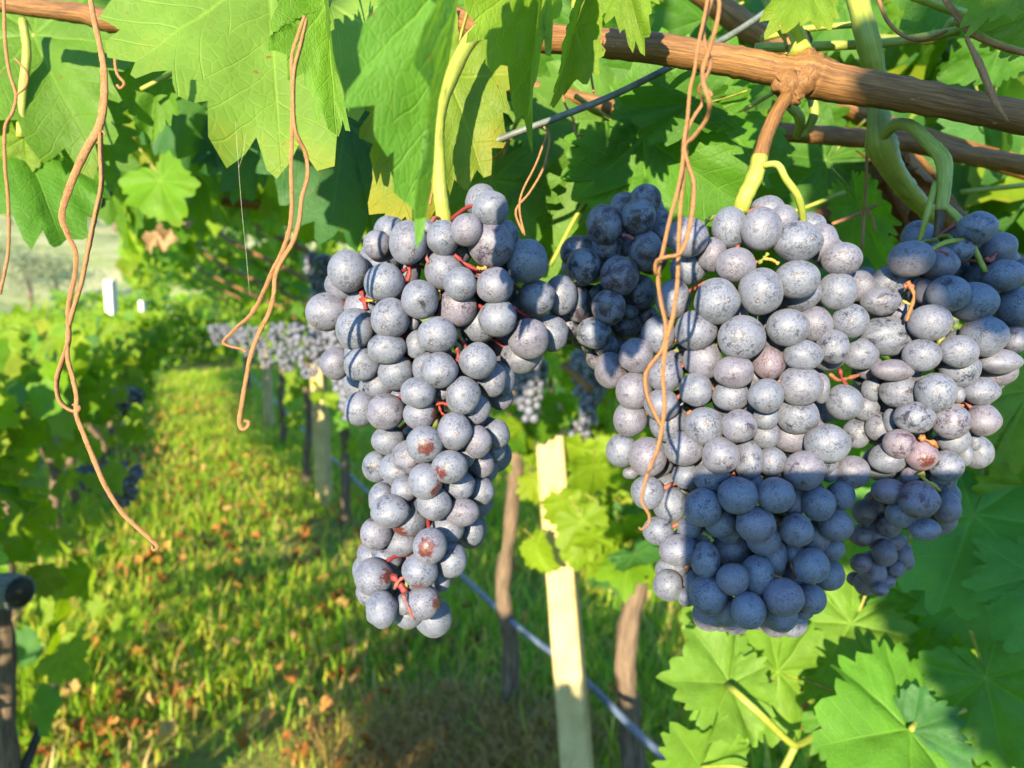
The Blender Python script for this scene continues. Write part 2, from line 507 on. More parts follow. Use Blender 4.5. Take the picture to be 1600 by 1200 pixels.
# ------------------------------------------------------------------ setting: ground, hill
def make_ground():
    xs = np.concatenate([[-300, -120, -60], np.linspace(-30, 30, 121), [60, 120, 300]])
    ys = np.concatenate([[-120, -50], np.linspace(-25, 35, 121), [60, 120, 300]])
    X, Y = np.meshgrid(xs, ys)
    rr = np.sqrt(X ** 2 + Y ** 2)
    Z = (.012 * np.sin(X * 2.3 + Y) + .012 * np.sin(Y * 3.1 - X * 1.7) + .008 * np.sin(X * 7 + 1) * np.sin(Y * 6)) * np.clip(1.5 - rr / 30, 0, 1) - .012
    V = np.stack([X, Y, Z], -1).reshape(-1, 3)
    nx, ny = len(xs), len(ys)
    i = np.arange(ny - 1)[:, None] * nx + np.arange(nx - 1)[None]
    T = np.stack([i, i + 1, i + 1 + nx, i + nx], -1).reshape(-1, 4)
    o = obj('ground', bigmesh('ground', V, T, [M_GROUND], True)); o['kind'] = 'structure'
    # hillside beyond the left rows
    r = rng_(5)
    a = np.linspace(-1.15, .75, 70); d = np.concatenate([np.linspace(26, 60, 24), np.linspace(64, 240, 26)])
    A, D = np.meshgrid(a, d)
    X = np.sin(A) * D; Y = np.cos(A) * D
    Z = -.6 + np.clip((D - 28) / 30, 0, 1) ** 1.4 * 2.6 + np.clip((D - 55) / 150, 0, 1) * 24 + .35 * np.sin(A * 14 + D * .1) * np.clip((D - 26) / 20, 0, 1)
    V = np.stack([X, Y, Z], -1).reshape(-1, 3)
    nx, ny = len(a), len(d)
    i = np.arange(ny - 1)[:, None] * nx + np.arange(nx - 1)[None]
    T = np.stack([i, i + nx, i + nx + 1, i + 1], -1).reshape(-1, 4)[:, ::-1]
    o = obj('hillside', bigmesh('hillside', V, T, [M_HILL], True)); o['kind'] = 'structure'
make_ground()
def hill_z(x, y):
    D = math.hypot(x, y); A = math.atan2(x, y)
    return -.6 + min(max((D - 28) / 30, 0), 1) ** 1.4 * 2.6 + min(max((D - 55) / 150, 0), 1) * 24 + .35 * math.sin(A * 14 + D * .1) * min(max((D - 26) / 20, 0), 1)

# ------------------------------------------------------------------ leaves
def leaf_geo(seed=0, nteeth=36, rings=8, fold=.18, droop=.25, cup=.10, wave=.07, quilt=.035, twist=0.0, notch=1.0, stretch=1.0, back=1.0, sub=4):
    """a five-lobed toothed vine leaf; petiole junction at the origin, tip at +Y, upper face +Z"""
    r = rng_(seed)
    sb = sub
    na = nteeth * sb
    th = np.linspace(-math.pi, math.pi, na, endpoint=False) + math.pi / na
    th = th + (r.uniform(-.30, .30, na) + (np.repeat(r.uniform(-.6, .6, nteeth), sb) if sb == 4 else 0)) * (2 * math.pi / na)
    LC = np.array([0, .9076, -.9076, 1.815, -1.815, 2.62, -2.62])
    LL = np.array([1.0, .88, .88, .74, .74, .52, .52]) * (1 + r.normal(0, .05, 7))
    LL[5:] *= back
    R = np.zeros(na)
    for c, l in zip(LC, LL):
        dd = np.abs((th - c + math.pi) % (2 * math.pi) - math.pi)
        R = np.maximum(R, l * np.clip(np.cos(np.clip(dd * 1.25, 0, 1.5)), .0, 1) ** (1.15 * notch))
    R = np.maximum(R, .30)
    edge = np.clip((math.pi - np.abs(th)) / .45, 0, 1)
    R *= .40 + .60 * edge ** .7
    pat = np.array([1.0, -1.0]) if sb == 2 else np.array([-1.0, -.05, 1.0, .55])
    tooth = np.tile(pat, nteeth)
    amp = np.repeat(r.uniform(.035, .115, nteeth), sb)
    R *= 1 + tooth * amp * (np.abs(th) < 2.95)
    R *= 1 + .035 * np.sin(th * 3 + r.uniform(0, 6)) + .025 * np.sin(th * 7 + r.uniform(0, 6))
    fr = np.linspace(0, 1, rings + 1)[1:] ** .85
    V = [(0, 0)]
    for f in fr:
        k = np.where(f < 1, f * (1 + tooth * -.02 * (f > .8)), 1)
        for t, q in zip(th, R):
            V.append((math.sin(t) * q * (f if f < 1 else 1), math.cos(t) * q * f))
    V = np.array(V)
    x, y = V[:, 0], V[:, 1]
    rad = np.hypot(x, y); an = np.abs(np.arctan2(x, y))
    W = .9076
    da = np.abs((an + W / 2) % W - W / 2)
    dist = rad * np.sin(da); al = rad * np.cos(da)
    z = quilt * np.sin(np.clip(dist / (rad * math.sin(W / 2) + 1e-6), 0, 1) * math.pi * .62) * np.clip(rad * 2, 0, 1)
    ph = ((al - dist * .8) * 6.5) % 1.0
    z += quilt * .40 * np.sin(ph * math.pi) * np.clip(dist * 6, 0, 1)
    z += fold * (np.abs(x) ** 1.2)
    z -= droop * np.clip(y, -.2, 2) ** 2 * .5
    z -= cup * rad ** 2
    p1, p2 = r.uniform(0, 6.28, 2)
    at = np.arctan2(x, y)
    z += wave * rad ** 2 * (np.sin(at * 4 + p1) + .6 * np.sin(at * 7 + p2))
    z += .030 * rad ** 3 * np.sin(at * 13 + p1) * np.sin(at * 5 + p2)
    z += .012 * np.sin(x * 17 + p1) * np.sin(y * 15 + p2)
    z += twist * x * y
    X = np.stack([x * stretch, y, z], 1)
    fc = []
    for j in range(na):
        fc.append((0, 1 + (j + 1) % na, 1 + j))
    for i in range(rings - 1):
        b = 1 + i * na
        for j in range(na):
            j2 = (j + 1) % na
            fc.append((b + j, b + j2, b + na + j2, b + na + j))
    if True:   # the two halves meet at the sinus: leave the gap open
        keep = []
        for f in fc:
            js = [((q - 1) % na) for q in f if q > 0]
            if max(js) - min(js) > na / 2: continue
            keep.append(f)
        fc = keep
    lc = np.stack([x, y, np.zeros_like(x)], 1)
    return X, fc, lc

def leaf_mesh(name, petiole=0.7, mats=None, **kw):
    X, fc, lc = leaf_geo(**kw)
    mi = [0] * len(fc)
    if petiole:
        mb = MB()
        mb.tube([(0, 0.01, -.01), (0, -.25 * petiole, -.05), (0.03, -.65 * petiole, .06), (0.05, -petiole, .25)], [.020, .016, .018, .024], 6, smooth=3)
        off = len(X)
        X = np.vstack([X, np.array(mb.v)]); lc = np.vstack([lc, np.tile([0, .02, 0], (len(mb.v), 1))])
        fc = fc + [tuple(i + off for i in f) for f in mb.f]; mi += [1] * len(mb.f)
    n = len(X)
    return newmesh(name, X, fc, mats or [M_LEAF, M_PETI], True,
                   {'lc': ('FLOAT_VECTOR', lc), 'tc': ('FLOAT_VECTOR', X * 3), 'tint': ('FLOAT_COLOR', np.ones((n, 4)))}, mi)
M_PETI = bark_mat('leaf_stalk', (.16, .17, .025), (.24, .22, .04), .7, .5, .35, None, .0003)

MID = [leaf_mesh('leaf_%d' % i, seed=100 + i, nteeth=17, rings=4, fold=.1 + .25 * (i % 3) / 2, droop=.15 + .25 * (i % 2), cup=.05 + .04 * (i % 4), wave=.09, twist=.15 * ((i % 3) - 1)) for i in range(8)]
LOW = [leaf_mesh('small_leaf_%d' % i, petiole=0, seed=200 + i, nteeth=10, rings=2, sub=2, fold=.1 + .2 * (i % 3) / 2, droop=.3, cup=.08, wave=.1, quilt=.02) for i in range(5)]
TPL = [leaf_geo(seed=300 + i, nteeth=9, rings=1, sub=2, fold=.15 + .1 * i, droop=.3, cup=.1, wave=.12, quilt=0) for i in range(4)]

def frame(Y, Nrm, s, loc, sx=1.0):
    Y = Vector(Y).normalized(); Nrm = Vector(Nrm)
    X = Y.cross(Nrm)
    if X.length < 1e-5: X = Y.orthogonal()
    X.normalize(); Z = X.cross(Y)
    M = Matrix(((X.x * s * sx, Y.x * s, Z.x * s, loc[0]), (X.y * s * sx, Y.y * s, Z.y * s, loc[1]), (X.z * s * sx, Y.z * s, Z.z * s, loc[2]), (0, 0, 0, 1)))
    return M

def rand_frame(r, loc, s, down=.75, sunw=.6, upw=.5, rnd=.8):
    a = r.uniform(0, 6.283)
    Y = Vector((math.cos(a) * (1 - down) * 1.6, math.sin(a) * (1 - down) * 1.6, -down + r.normal(0, .25)))
    Nr = -SUN * sunw + Vector((0, 0, upw)) + Vector(r.normal(0, rnd, 3))
    return frame(Y, Nr, s, loc)

GREENS = [(.080, .190, .008), (.098, .205, .008), (.060, .160, .012), (.125, .215, .008), (.040, .130, .030), (.155, .22, .010)]
def leaf_tint(r, young=0.0, aut=None):
    c = np.array(GREENS[r.integers(len(GREENS))]) * r.uniform(.85, 1.2)
    if r.random() < young: c = np.array((.145, .240, .010)) * r.uniform(.85, 1.1)
    a = r.beta(1.2, 4) * .75 if aut is None else aut
    return (c[0], c[1], c[2], a)

def leaf_objects(parent, r, pts, size=.065, meshes=None, young=.1, down=.75, sunw=.6, upw=.5, rnd=.8, aut=None):
    for p in pts:
        me = (meshes or MID)[r.integers(len(meshes or MID))]
        s = size * r.uniform(.65, 1.2)
        obj('leaf', me, parent, rand_frame(r, p, s, down, sunw, upw, rnd), leaf_tint(r, young, aut))

def foliage(name, parent, r, pts, size=.065, young=.1, down=.7, sunw=.6, upw=.5, rnd=.8, aut=None, kind='stuff'):
    VV, FF, LCc, TT = [], [], [], []
    off = 0
    o0 = np.array(PARENT_M[parent.name].translation) if parent else np.zeros(3)
    for p in pts:
        X, fc, lc = TPL[r.integers(len(TPL))]
        M = rand_frame(r, p, size * r.uniform(.6, 1.25), down, sunw, upw, rnd)
        A = np.array(M)
        VV.append(X @ A[:3, :3].T + A[:3, 3] - o0); LCc.append(lc)
        TT.append(np.tile(leaf_tint(r, young, aut), (len(X), 1)))
        FF.append(np.array([f for f in fc], np.int32) + off); off += len(X)
    me = bigmesh(name, np.vstack(VV), np.vstack(FF), [M_LEAFS], False, {'lc': ('FLOAT_VECTOR', np.vstack(LCc)), 'tint': ('FLOAT_COLOR', np.vstack(TT))})
    o = obj(name, me, parent, Matrix.Translation(Vector(o0)))
    o['kind'] = kind
    return o
# ------------------------------------------------------------------ the right-hand row: vines, posts, canopy
R0 = rng_(11)
CANT = (-1.28, .45)        # the canopy reaches from the alley edge to past the trunks
def canopy_z(t):
    return 1.38 - .28 * min(0, t)

def row_vine(label, s, t, h, lean, thick, n_obj, n_stuff, s_lo, s_hi, cluster=(), seed=0, size=.066):
    base = RW(s, t, -.03)
    v = thing('grape_vine', label, 'grape vine', base, 'vines of the right hand row')
    r = rng_(seed)
    mb = MB()
    pts = [base]
    for k in range(1, 6):
        f = k / 5
        pts.append(RW(s + lean[0] * f + r.normal(0, .015), t + lean[1] * f + r.normal(0, .015), h * f))
    mb.tube(pts, [thick * 1.25, thick, thick * .85, thick * .9, thick * .8, thick * 1.0], 9, lump=.08, rng=r, smooth=5, flute=.10)
    mb.build('trunk', M_TRUNK, v)
    top = pts[-1]
    for q in range(2):
        mc = MB()
        e = (s_lo if q == 0 else s_hi)
        mc.tube([top, RW(s + (e - s) * .3, t - .1, h + .18), RW(s + (e - s) * .7, t - .3 - .3 * q, canopy_z(-.3) + .03), RW(e, t - .75, canopy_z(-.7) + .06)], [thick * .6, .012, .009, .006], 7, lump=.06, rng=r)
        mc.build('cane', M_CANE, v)
    # leaves: canopy above and the fringe on the alley side
    def pts_(n):
        out = []
        for _ in range(n):
            ss = r.uniform(s_lo, s_hi)
            k = r.random()
            if k < .50:
                tt = r.uniform(*CANT); z = canopy_z(tt) + abs(r.normal(0, .10)) - .02
            elif k < .80:
                tt = CANT[0] + r.normal(0, .09); z = r.uniform(1.48, 2.0)
            else:
                tt = t + r.normal(-.02, .12); z = r.uniform(.92, 1.40)
            q = RW(ss, tt, z); px, py, dq = proj(q)
            if dq > .3 and px < 195 and py > 318: continue
            out.append(q)
        return out
    if n_obj: leaf_objects(v, r, pts_(n_obj), size, LOW if s > 2 else MID, young=.35, sunw=1.1)
    if n_stuff: foliage('foliage', v, r, pts_(n_stuff), size, young=.45, sunw=1.1)
    for (px, py, d, sx, sy, n, sz, yg) in cluster:
        c = [P(px + r.normal(0, sx), py + r.normal(0, sy), d + r.normal(0, .06)) for _ in range(n)]
        leaf_objects(v, r, c, sz, MID, young=yg, sunw=1.3, upw=.4, rnd=.5)
    return v

# trunk line positions from where the trunks stand in the picture
def st_of(px, py):
    g = ground_at(px, py); w = Vector((g.x, g.y, 0)) - B0
    return w.dot(U), w.dot(Nn)
vA = row_vine('grey barked vine trunk standing just left of the pale post', *st_of(792, 1128), 1.02, (.02, .03), .026, 90, 0, -.35, .8,
              [(890, 690, 1.95, 48, 50, 26, .068, .6), (835, 665, 1.9, 25, 30, 7, .075, .2), (960, 660, 2.0, 40, 60, 12, .066, .4)], seed=1)
vB = row_vine('pale knotted vine trunk standing right of the pale post', *st_of(990, 1262), .96, (.03, .02), .030, 60, 0, -1.3, -.3,
              [(975, 840, 1.5, 45, 50, 26, .066, .7), (930, 790, 1.65, 40, 60, 14, .064, .6), (1010, 740, 1.7, 40, 50, 12, .066, .4)], seed=2)
vC = row_vine('thin dark vine trunk half hidden behind the left grape bunch', *st_of(690, 1015), 1.02, (.02, .0), .020, 110, 60, .5, 1.6, [(700, 600, 2.9, 40, 40, 6, .06, .5)], seed=3)
vD = row_vine('reddish vine trunk right of the second pale post', *st_of(541, 822), 1.05, (.0, .0), .028, 130, 240, 1.4, 2.9, [(560, 640, 3.7, 40, 30, 12, .06, .8)], seed=4)
vE = row_vine('dark slim vine trunk left of the second pale post', *st_of(484, 765), 1.05, (.0, .0), .026, 90, 380, 2.7, 4.2, [(470, 610, 4.4, 30, 18, 10, .06, .8)], seed=5)
vF = row_vine('vine trunk beside the farthest pale post', *st_of(440, 700), 1.05, (.0, .0), .028, 0, 620, 4.0, 6.0, [], seed=6)
vG = row_vine('small far vine trunk deep in the row', *st_of(388, 620), 1.05, (.0, .0), .030, 0, 620, 5.8, 8.5, [], seed=7)
vH = row_vine('farthest vine trunk where the row closes', *st_of(350, 565), 1.05, (.0, .0), .032, 0, 700, 8.3, 14, [], seed=8)

_r = rng_(91); _p = []
while len(_p) < 150:
    q = P(_r.uniform(170, 600), _r.uniform(150, 345), _r.uniform(.95, 2.6))
    if q.z > 1.36: _p.append(q)
leaf_objects(vC, _r, _p, .056, MID, young=.2, sunw=.9)
def post(name, label, base, top, w, mat, group, chip=0):
    o0 = Vector(base)
    mb = MB()
    ax = (Vector(top) - o0); L = ax.length; ax.normalize()
    x = Vector((math.cos(-.25), math.sin(-.25), 0)); x = (x - ax * x.dot(ax)).normalized(); y = ax.cross(x)
    r = rng_(chip + 3)
    N = 14; prof = []
    for k in range(N + 1):
        f = k / N
        jw = 1 + r.normal(0, .012)
        b = .16
        ring = []
        for (cx, cy) in ((1 - b, -1), (1, -1 + b), (1, 1 - b), (1 - b, 1), (-1 + b, 1), (-1, 1 - b), (-1, -1 + b), (-1 + b, -1)):
            zz = f * L
            if k == N: zz += r.uniform(-.03, .012)
            q = o0 + ax * zz + x * (cx * w / 2 * jw) + y * (cy * w / 2 * jw)
            ring.append(np.array(q))
        prof.append(ring)
    V = [p for ring in prof for p in ring]; Fc = []
    for k in range(N):
        for j in range(8):
            a = k * 8 + j; b2 = k * 8 + (j + 1) % 8
            Fc.append((a, b2, b2 + 8, a + 8))
    Fc.append(tuple(range(8))[::-1]); Fc.append(tuple(N * 8 + j for j in range(8)))
    me = newmesh(name, np.array(V) - np.array(o0), Fc, [mat], False)
    o = obj(name, me, None, Matrix.Translation(o0))
    return tag(o, label, 'post', group)
p1 = post('post', 'cream post nearest the camera between the two grape bunches', P(912, 1330, 1.74), P(858, 640, 1.86), .066, M_POST, 'pale posts of the right hand row', 1)
b = RW(*st_of(508, 792), 0)
p2 = post('post', 'second cream post along the row with sunlit top', b, b + Vector((-.03, 0, 1.32)), .082, M_POST, 'pale posts of the right hand row', 2)
b = RW(*st_of(421, 672), 0)
p3 = post('post', 'farthest slim cream post along the row', b, b + Vector((-.02, 0, 1.3)), .08, M_POST, 'pale posts of the right hand row', 4)

# drip hose strung low along the trunks
mb = MB()
mb.tube([prow(1120, 1245, -.02), prow(1012, 1160, 0), prow(900, 1050, .0), prow(800, 972, .0), prow(722, 900, .02), prow(640, 828, .0), prow(560, 755, .0), prow(470, 668, .0), prow(380, 575, 0)], [.0085], 8, smooth=4)
tag(mb.build('drip_hose', M_HOSE), 'grey blue drip hose strung low along the vine trunks', 'hose')

# ------------------------------------------------------------------ far side: next row on the right, hedge of leaves
def hedge_vines(count, s0, ds, t, labels, group, zlo, zhi, wid, n_obj, n_stuff, seed, size=.062, near_s=99, trunk_h=.9, low=0.1, yng=.35, low_near=None, top_n=0):
    r = rng_(seed)
    for i in range(count):
        s = s0 + ds * i
        base = RW(s, t, -.03)
        v = thing('grape_vine', labels[i] if i < len(labels) else labels[-1], 'grape vine', base, group)
        mb = MB()
        pts = [base] + [RW(s + r.normal(0, .03), t + r.normal(0, .03), trunk_h * k / 4) for k in range(1, 5)]
        mb.tube(pts, [.034, .026, .024, .02], 8, lump=.07, rng=r, flute=.1)
        mb.build('trunk', M_TRUNK, v)
        mc = MB()
        for q in (-1, 1):
            mc.tube([pts[-1], RW(s + q * ds * .4, t + r.normal(0, .1), trunk_h + .1), RW(s + q * ds * .8, t + r.normal(0, .25), trunk_h - .15)], [.013, .008, .004], 6, smooth=4)
        mc.build('cane', M_CANE, v)
        lw = low_near if (low_near is not None and -1.4 < s < 1.1) else low
        def pts_(n):
            o = []
            for _ in range(n):
                if r.random() < lw:
                    z = r.uniform(min(.28, zlo - .1), zlo)
                else:
                    z = zlo + (zhi - zlo) * r.beta(1.6, 1.3)
                f = (z - zlo) / (zhi - zlo)
                if top_n and r.random() < top_n:
                    o.append(RW(s + r.uniform(-.55, .55) * ds, t + r.uniform(-1.0, .40), r.uniform(.96, 1.16) + .06 * math.sin(s * 5.3 + i))); continue
                o.append(RW(s + r.uniform(-.55, .55) * ds * 1.05, t + wid * r.uniform(-1, 1) * (1 - .35 * max(0, f - .5) * 2) + .08 * math.sin(s * 3 + z * 4), z))
            return o
        no = n_obj if s < near_s else 0
        ns = n_stuff if s >= near_s else n_stuff // 4
        if no: leaf_objects(v, r, pts_(no), size, MID, young=yng, sunw=1.25, upw=.45, rnd=.55, down=.6)
        if ns: foliage('foliage', v, r, pts_(ns), size, young=yng, sunw=1.25, upw=.45, rnd=.55, down=.6)

HL = ['leafy vine of the left row nearest the lower left corner', 'leafy vine of the left row with dark bunches low in its leaves',
      'leafy vine of the left row third from the camera', 'sunlit leafy vine of the left row fourth from the camera', 'sunlit leafy vine of the left row fifth from the camera',
      'sunlit leafy vine below the thick white post', 'sunlit leafy vine below the slim white post', 'distant sunlit vine of the left row',
      'more distant sunlit vine of the left row', 'far pale green vine of the left row', 'very far pale green vine of the left row', 'last pale green vine of the left row']
HT = -1.50
hedge_vines(12, -.70, 1.0, HT, HL, 'vines of the left hand row', .68, 1.12, .40, 290, 900, 21, size=.050, near_s=2.4, low=.03, low_near=.26, top_n=.50, yng=.6)
r = rng_(77)
# the same row behind the camera
hedge_vines(4, -4.8, 1.0, HT, ['leafy vine of the left row fourth behind the viewer', 'leafy vine of the left row third behind the viewer', 'leafy vine of the left row second behind the viewer', 'leafy vine of the left row first behind the viewer'], 'vines of the left row behind the viewer', .62, .96, .3, 0, 420, 22, near_s=-99, low=.02)
# rows further left, on lower ground: seen as bands of sunlit leaves
HL2 = ['vine of the second row to the left, nearest', 'vine of the second row to the left, after the nearest', 'vine in the middle of the second row to the left', 'vine past the middle of the second row to the left', 'far vine of the second row to the left', 'farthest vine of the second row to the left']
hedge_vines(6, 1.6, 2.2, HT - 1.9, HL2, 'vines of the second row to the left', .45, .90, .5, 0, 620, 23, near_s=-99, low=.05, size=.07)
HL3 = ['far left vineyard row vine nearest the picture edge', 'far left vineyard row vine second from the picture edge', 'far left vineyard row vine third from the edge', 'far left vineyard row vine fourth from the edge', 'far left vineyard row vine in the distance']
hedge_vines(5, 4.0, 3.0, HT - 4.2, HL3, 'vines of the third row to the left', .5, 1.1, .8, 0, 620, 24, near_s=-99, low=.05, size=.085)
# next row on the right
HR = ['leafy vine across the next alley right of the pale post', 'leafy vine across the next alley behind the pale post', 'leafy vine across the next alley behind the dark trunk', 'leafy vine across the next alley behind the left bunch', 'far leafy vine across the next alley', 'leafy vine across the next alley at the right edge', 'leafy vine across the next alley beyond the right edge']
hedge_vines(7, -2.9, 1.25, 1.75, [HR[6], HR[5], HR[0], HR[1], HR[2], HR[3], HR[4]], 'vines of the row across the next alley', .72, 1.75, .32, 0, 620, 25, near_s=-99, low=.06, yng=.15)
hedge_vines(4, 3.5, 3.0, 2.3, ['distant leafy vine across the next alley', 'more distant leafy vine across the next alley', 'far distant leafy vine across the next alley', 'last leafy vine across the next alley'], 'distant vines across the next alley', .5, 1.9, .6, 0, 500, 26, near_s=-99, yng=.15)

FV = ['far vine closing the alley on its left side', 'far vine closing the alley, left of its middle', 'far vine closing the alley in the middle', 'far vine closing the alley, right of its middle', 'far vine closing the alley on its right side']
for k, (s_, t_) in enumerate(((15, -2.4), (17, -1.4), (19, -.6), (17, .2), (15, 1.2))):
    hedge_vines(1, s_, 4.0, t_, [FV[k]], 'far vines where the alley ends', .25, 1.55, 1.3, 0, 700, 30 + k, near_s=-99, low=.1, size=.10)
# white posts of the left row
def wpost(px, py_top, py_bot, t, label, w):
    top = prow(px, py_top, t); base = Vector((top.x, top.y, 0))
    post('white_post', label, base, Vector((top.x, top.y, top.z)), w, M_WPOST, 'white posts of the left hand row', int(px))
wpost(172, 437, 525, HT - .02, 'tallest white post rising from the left row leaves', .085)
wpost(222, 471, 520, HT - .02, 'shorter white post beyond the tallest white post', .085)
wpost(242, 485, 515, HT - .02, 'smallest white post at the far end of the left row', .10)
mw = MB(); a = prow(158, 455, HT); b2 = prow(-60, 560, HT)
mw.tube([a, (a + b2) / 2 + Vector((0, 0, -.01)), b2], [.0022], 6)
tag(mw.build('trellis_wire', M_WIRE), 'thin pale wire slanting from the tall white post', 'wire')

# weathered rail end and dark sticks at the lower left
mb = MB()
e = P(30, 925, 1.30); d0 = (P(-120, 905, 1.42) - P(30, 925, 1.30)).normalized()
mb.tube([e, e + d0 * .10, e + d0 * .5], [.0295, .030, .031], 14, smooth=3, lump=.01, rng=rng_(3))
o = tag(mb.build('wooden_rail', M_LOG), 'grey weathered round rail end at the left edge', 'wooden rail')
mb = MB(); mb.ball(e - d0 * .001, (.027, .027, .027), n=6, m=12)
mb = MB(); mb.tube([e - d0 * .0015, e + d0 * .004], [.0245, .0245], 14, smooth=0); mb.build('end_face', M_DARKCANE, o)
mb = MB(); mb.tube([P(105, 1000, 1.6), P(75, 1105, 1.56), P(32, 1215, 1.5)], [.008, .009, .010], 8); tag(mb.build('dark_stick', M_DARKCANE), 'dark slanting stick below the weathered rail', 'stick')
mb = MB(); mb.tube([P(0, 955, 1.50), P(6, 1050, 1.50), P(10, 1225, 1.49)], [.022, .02, .024], 9, lump=.06, rng=rng_(9), flute=.1); tag(mb.build('rail_stake', M_TRUNK), 'brown upright stake under the weathered rail', 'stake')

# ------------------------------------------------------------------ grass, litter
def make_grass():
    r = rng_(41)
    n = 215000
    # density falls with distance from the camera
    s = -1.6 + 15.5 * r.random(n) ** 2.1; t = np.where(r.random(n) < .78, r.uniform(-1.9, 2.6, n), r.uniform(2.6, 6.0, n))
    bx = B0.x + U.x * s + Nn.x * t; by = B0.y + U.y * s + Nn.y * t
    pat = np.sin(bx * 2.1 + 1.3 * np.sin(by * 1.7)) + np.sin(by * 2.9 + 1.1 * np.sin(bx * 2.3)) + .6 * np.sin(bx * 7.3 + by * 5.1) * np.sin(by * 6.1 - bx * 3.3)
    keep = r.random(n) < np.clip(.62 + .22 * pat, .12, 1)
    bx, by, s, t, pat = bx[keep], by[keep], s[keep], t[keep], pat[keep]
    n = len(bx)
    far = 1 + s.clip(0) * .10
    h = r.gamma(5, .0135, n) * (1 + .12 * pat) * (1 + .05 * far); w = r.uniform(.0018, .0042, n) * far * 1.15
    a = r.uniform(0, 6.283, n); lean = r.uniform(.3, 1.4, n) * h
    dx, dy = np.cos(a), np.sin(a); ax, ay = -dy, dx
    # face more to the camera so that thin blades still read
    z0 = -.02
    V = np.empty((n, 5, 3), np.float32)
    V[:, 0] = np.stack([bx - ax * w, by - ay * w, np.full(n, z0)], 1)
    V[:, 1] = np.stack([bx + ax * w, by + ay * w, np.full(n, z0)], 1)
    V[:, 2] = np.stack([bx + ax * w * .8 + dx * lean * .35, by + ay * w * .8 + dy * lean * .35, h * .6], 1)
    V[:, 3] = np.stack([bx - ax * w * .8 + dx * lean * .35, by - ay * w * .8 + dy * lean * .35, h * .6], 1)
    V[:, 4] = np.stack([bx + dx * lean, by + dy * lean, h], 1)
    i = np.arange(n)[:, None] * 5
    T = np.concatenate([i + np.array([[0, 1, 2]]), i + np.array([[0, 2, 3]]), i + np.array([[3, 2, 4]])], 0)
    c = np.array([(.20, .37, .022), (.30, .42, .030), (.14, .31, .022), (.42, .42, .05), (.48, .36, .14)])
    dry = r.random(n) < np.clip(.10 - .05 * pat, .02, .3)
    ci = np.where(dry, 4, r.integers(0, 4, n))
    tc = c[ci] * r.uniform(.8, 1.2, (n, 1))
    tc = np.concatenate([tc, np.ones((n, 1))], 1)
    tint = np.repeat(tc[:, None], 5, 1)
    o = obj('grass', bigmesh('grass', V.reshape(-1, 3), T, [M_GRASS], False, {'tint': ('FLOAT_COLOR', tint.reshape(-1, 4))}))
    tag(o, 'bright green grass covering the alley between the rows', 'grass', kind='stuff')
    # straw tuft by the foot of the pale post
    n = 2600
    c0 = ground_at(745, 1180)
    bx = c0.x + r.normal(0, .20, n); by = c0.y + r.normal(0, .14, n)
    a = r.uniform(0, 6.283, n); h = r.uniform(.02, .11, n); L = r.uniform(.08, .22, n); w = r.uniform(.001, .0025, n)
    dx, dy = np.cos(a), np.sin(a); ax, ay = -dy, dx
    V = np.stack([np.stack([bx - ax * w, by - ay * w, np.zeros(n)], 1), np.stack([bx + ax * w, by + ay * w, np.zeros(n)], 1),
                  np.stack([bx + dx * L * .5 + ax * w, by + dy * L * .5 + ay * w, h], 1), np.stack([bx + dx * L * .5 - ax * w, by + dy * L * .5 - ay * w, h], 1),
                  np.stack([bx + dx * L, by + dy * L, h * .6], 1)], 1)
    i = np.arange(n)[:, None] * 5
    T = np.concatenate([i + np.array([[0, 1, 2]]), i + np.array([[0, 2, 3]]), i + np.array([[3, 2, 4]])], 0)
    tc = np.concatenate([np.array([(.42, .29, .10)]) * r.uniform(.6, 1.3, (n, 1)), np.ones((n, 1))], 1)
    o = obj('dry_grass', bigmesh('dry_grass', V.reshape(-1, 3), T, [M_GRASS], False, {'tint': ('FLOAT_COLOR', np.repeat(tc[:, None], 5, 1).reshape(-1, 4))}))
    tag(o, 'tuft of dry straw coloured grass at the foot of the row', 'dry grass', kind='stuff')
    # dead leaves on the ground
    r2 = rng_(43); VV, FF, TT = [], [], []; off = 0
    for k in range(1400):
        s = -1.2 + 11 * r2.random() ** 1.8
        t = r2.choice([r2.normal(-.45, .22), r2.normal(-1.10, .16), r2.uniform(-1.4, .6)], p=[.40, .35, .25])
        X, fc, lc = TPL[r2.integers(4)]
        p = RW(s, t, r2.uniform(.015, .07))
        M = np.array(frame(Vector((r2.normal(), r2.normal(), r2.normal() * .3)), Vector((r2.normal() * .5, r2.normal() * .5, 1)), r2.uniform(.018, .040), p))
        VV.append((X * np.array([1, 1, r2.uniform(1.5, 3.5)])) @ M[:3, :3].T + M[:3, 3]); FF.append(np.array(fc) + off); off += len(X)
        cc = np.array([(.30, .125, .030), (.36, .19, .055), (.22, .08, .022), (.36, .24, .09)][r2.integers(4)]) * r2.uniform(.75, 1.15)
        TT.append(np.tile((cc[0], cc[1], cc[2], 1), (len(X), 1)))
    o = obj('leaf_litter', bigmesh('leaf_litter', np.vstack(VV), np.vstack(FF), [M_LITTER], False, {'tint': ('FLOAT_COLOR', np.vstack(TT))}))
    tag(o, 'curled rust brown dead leaves lying in the grass', 'dead leaves', kind='stuff')
make_grass()

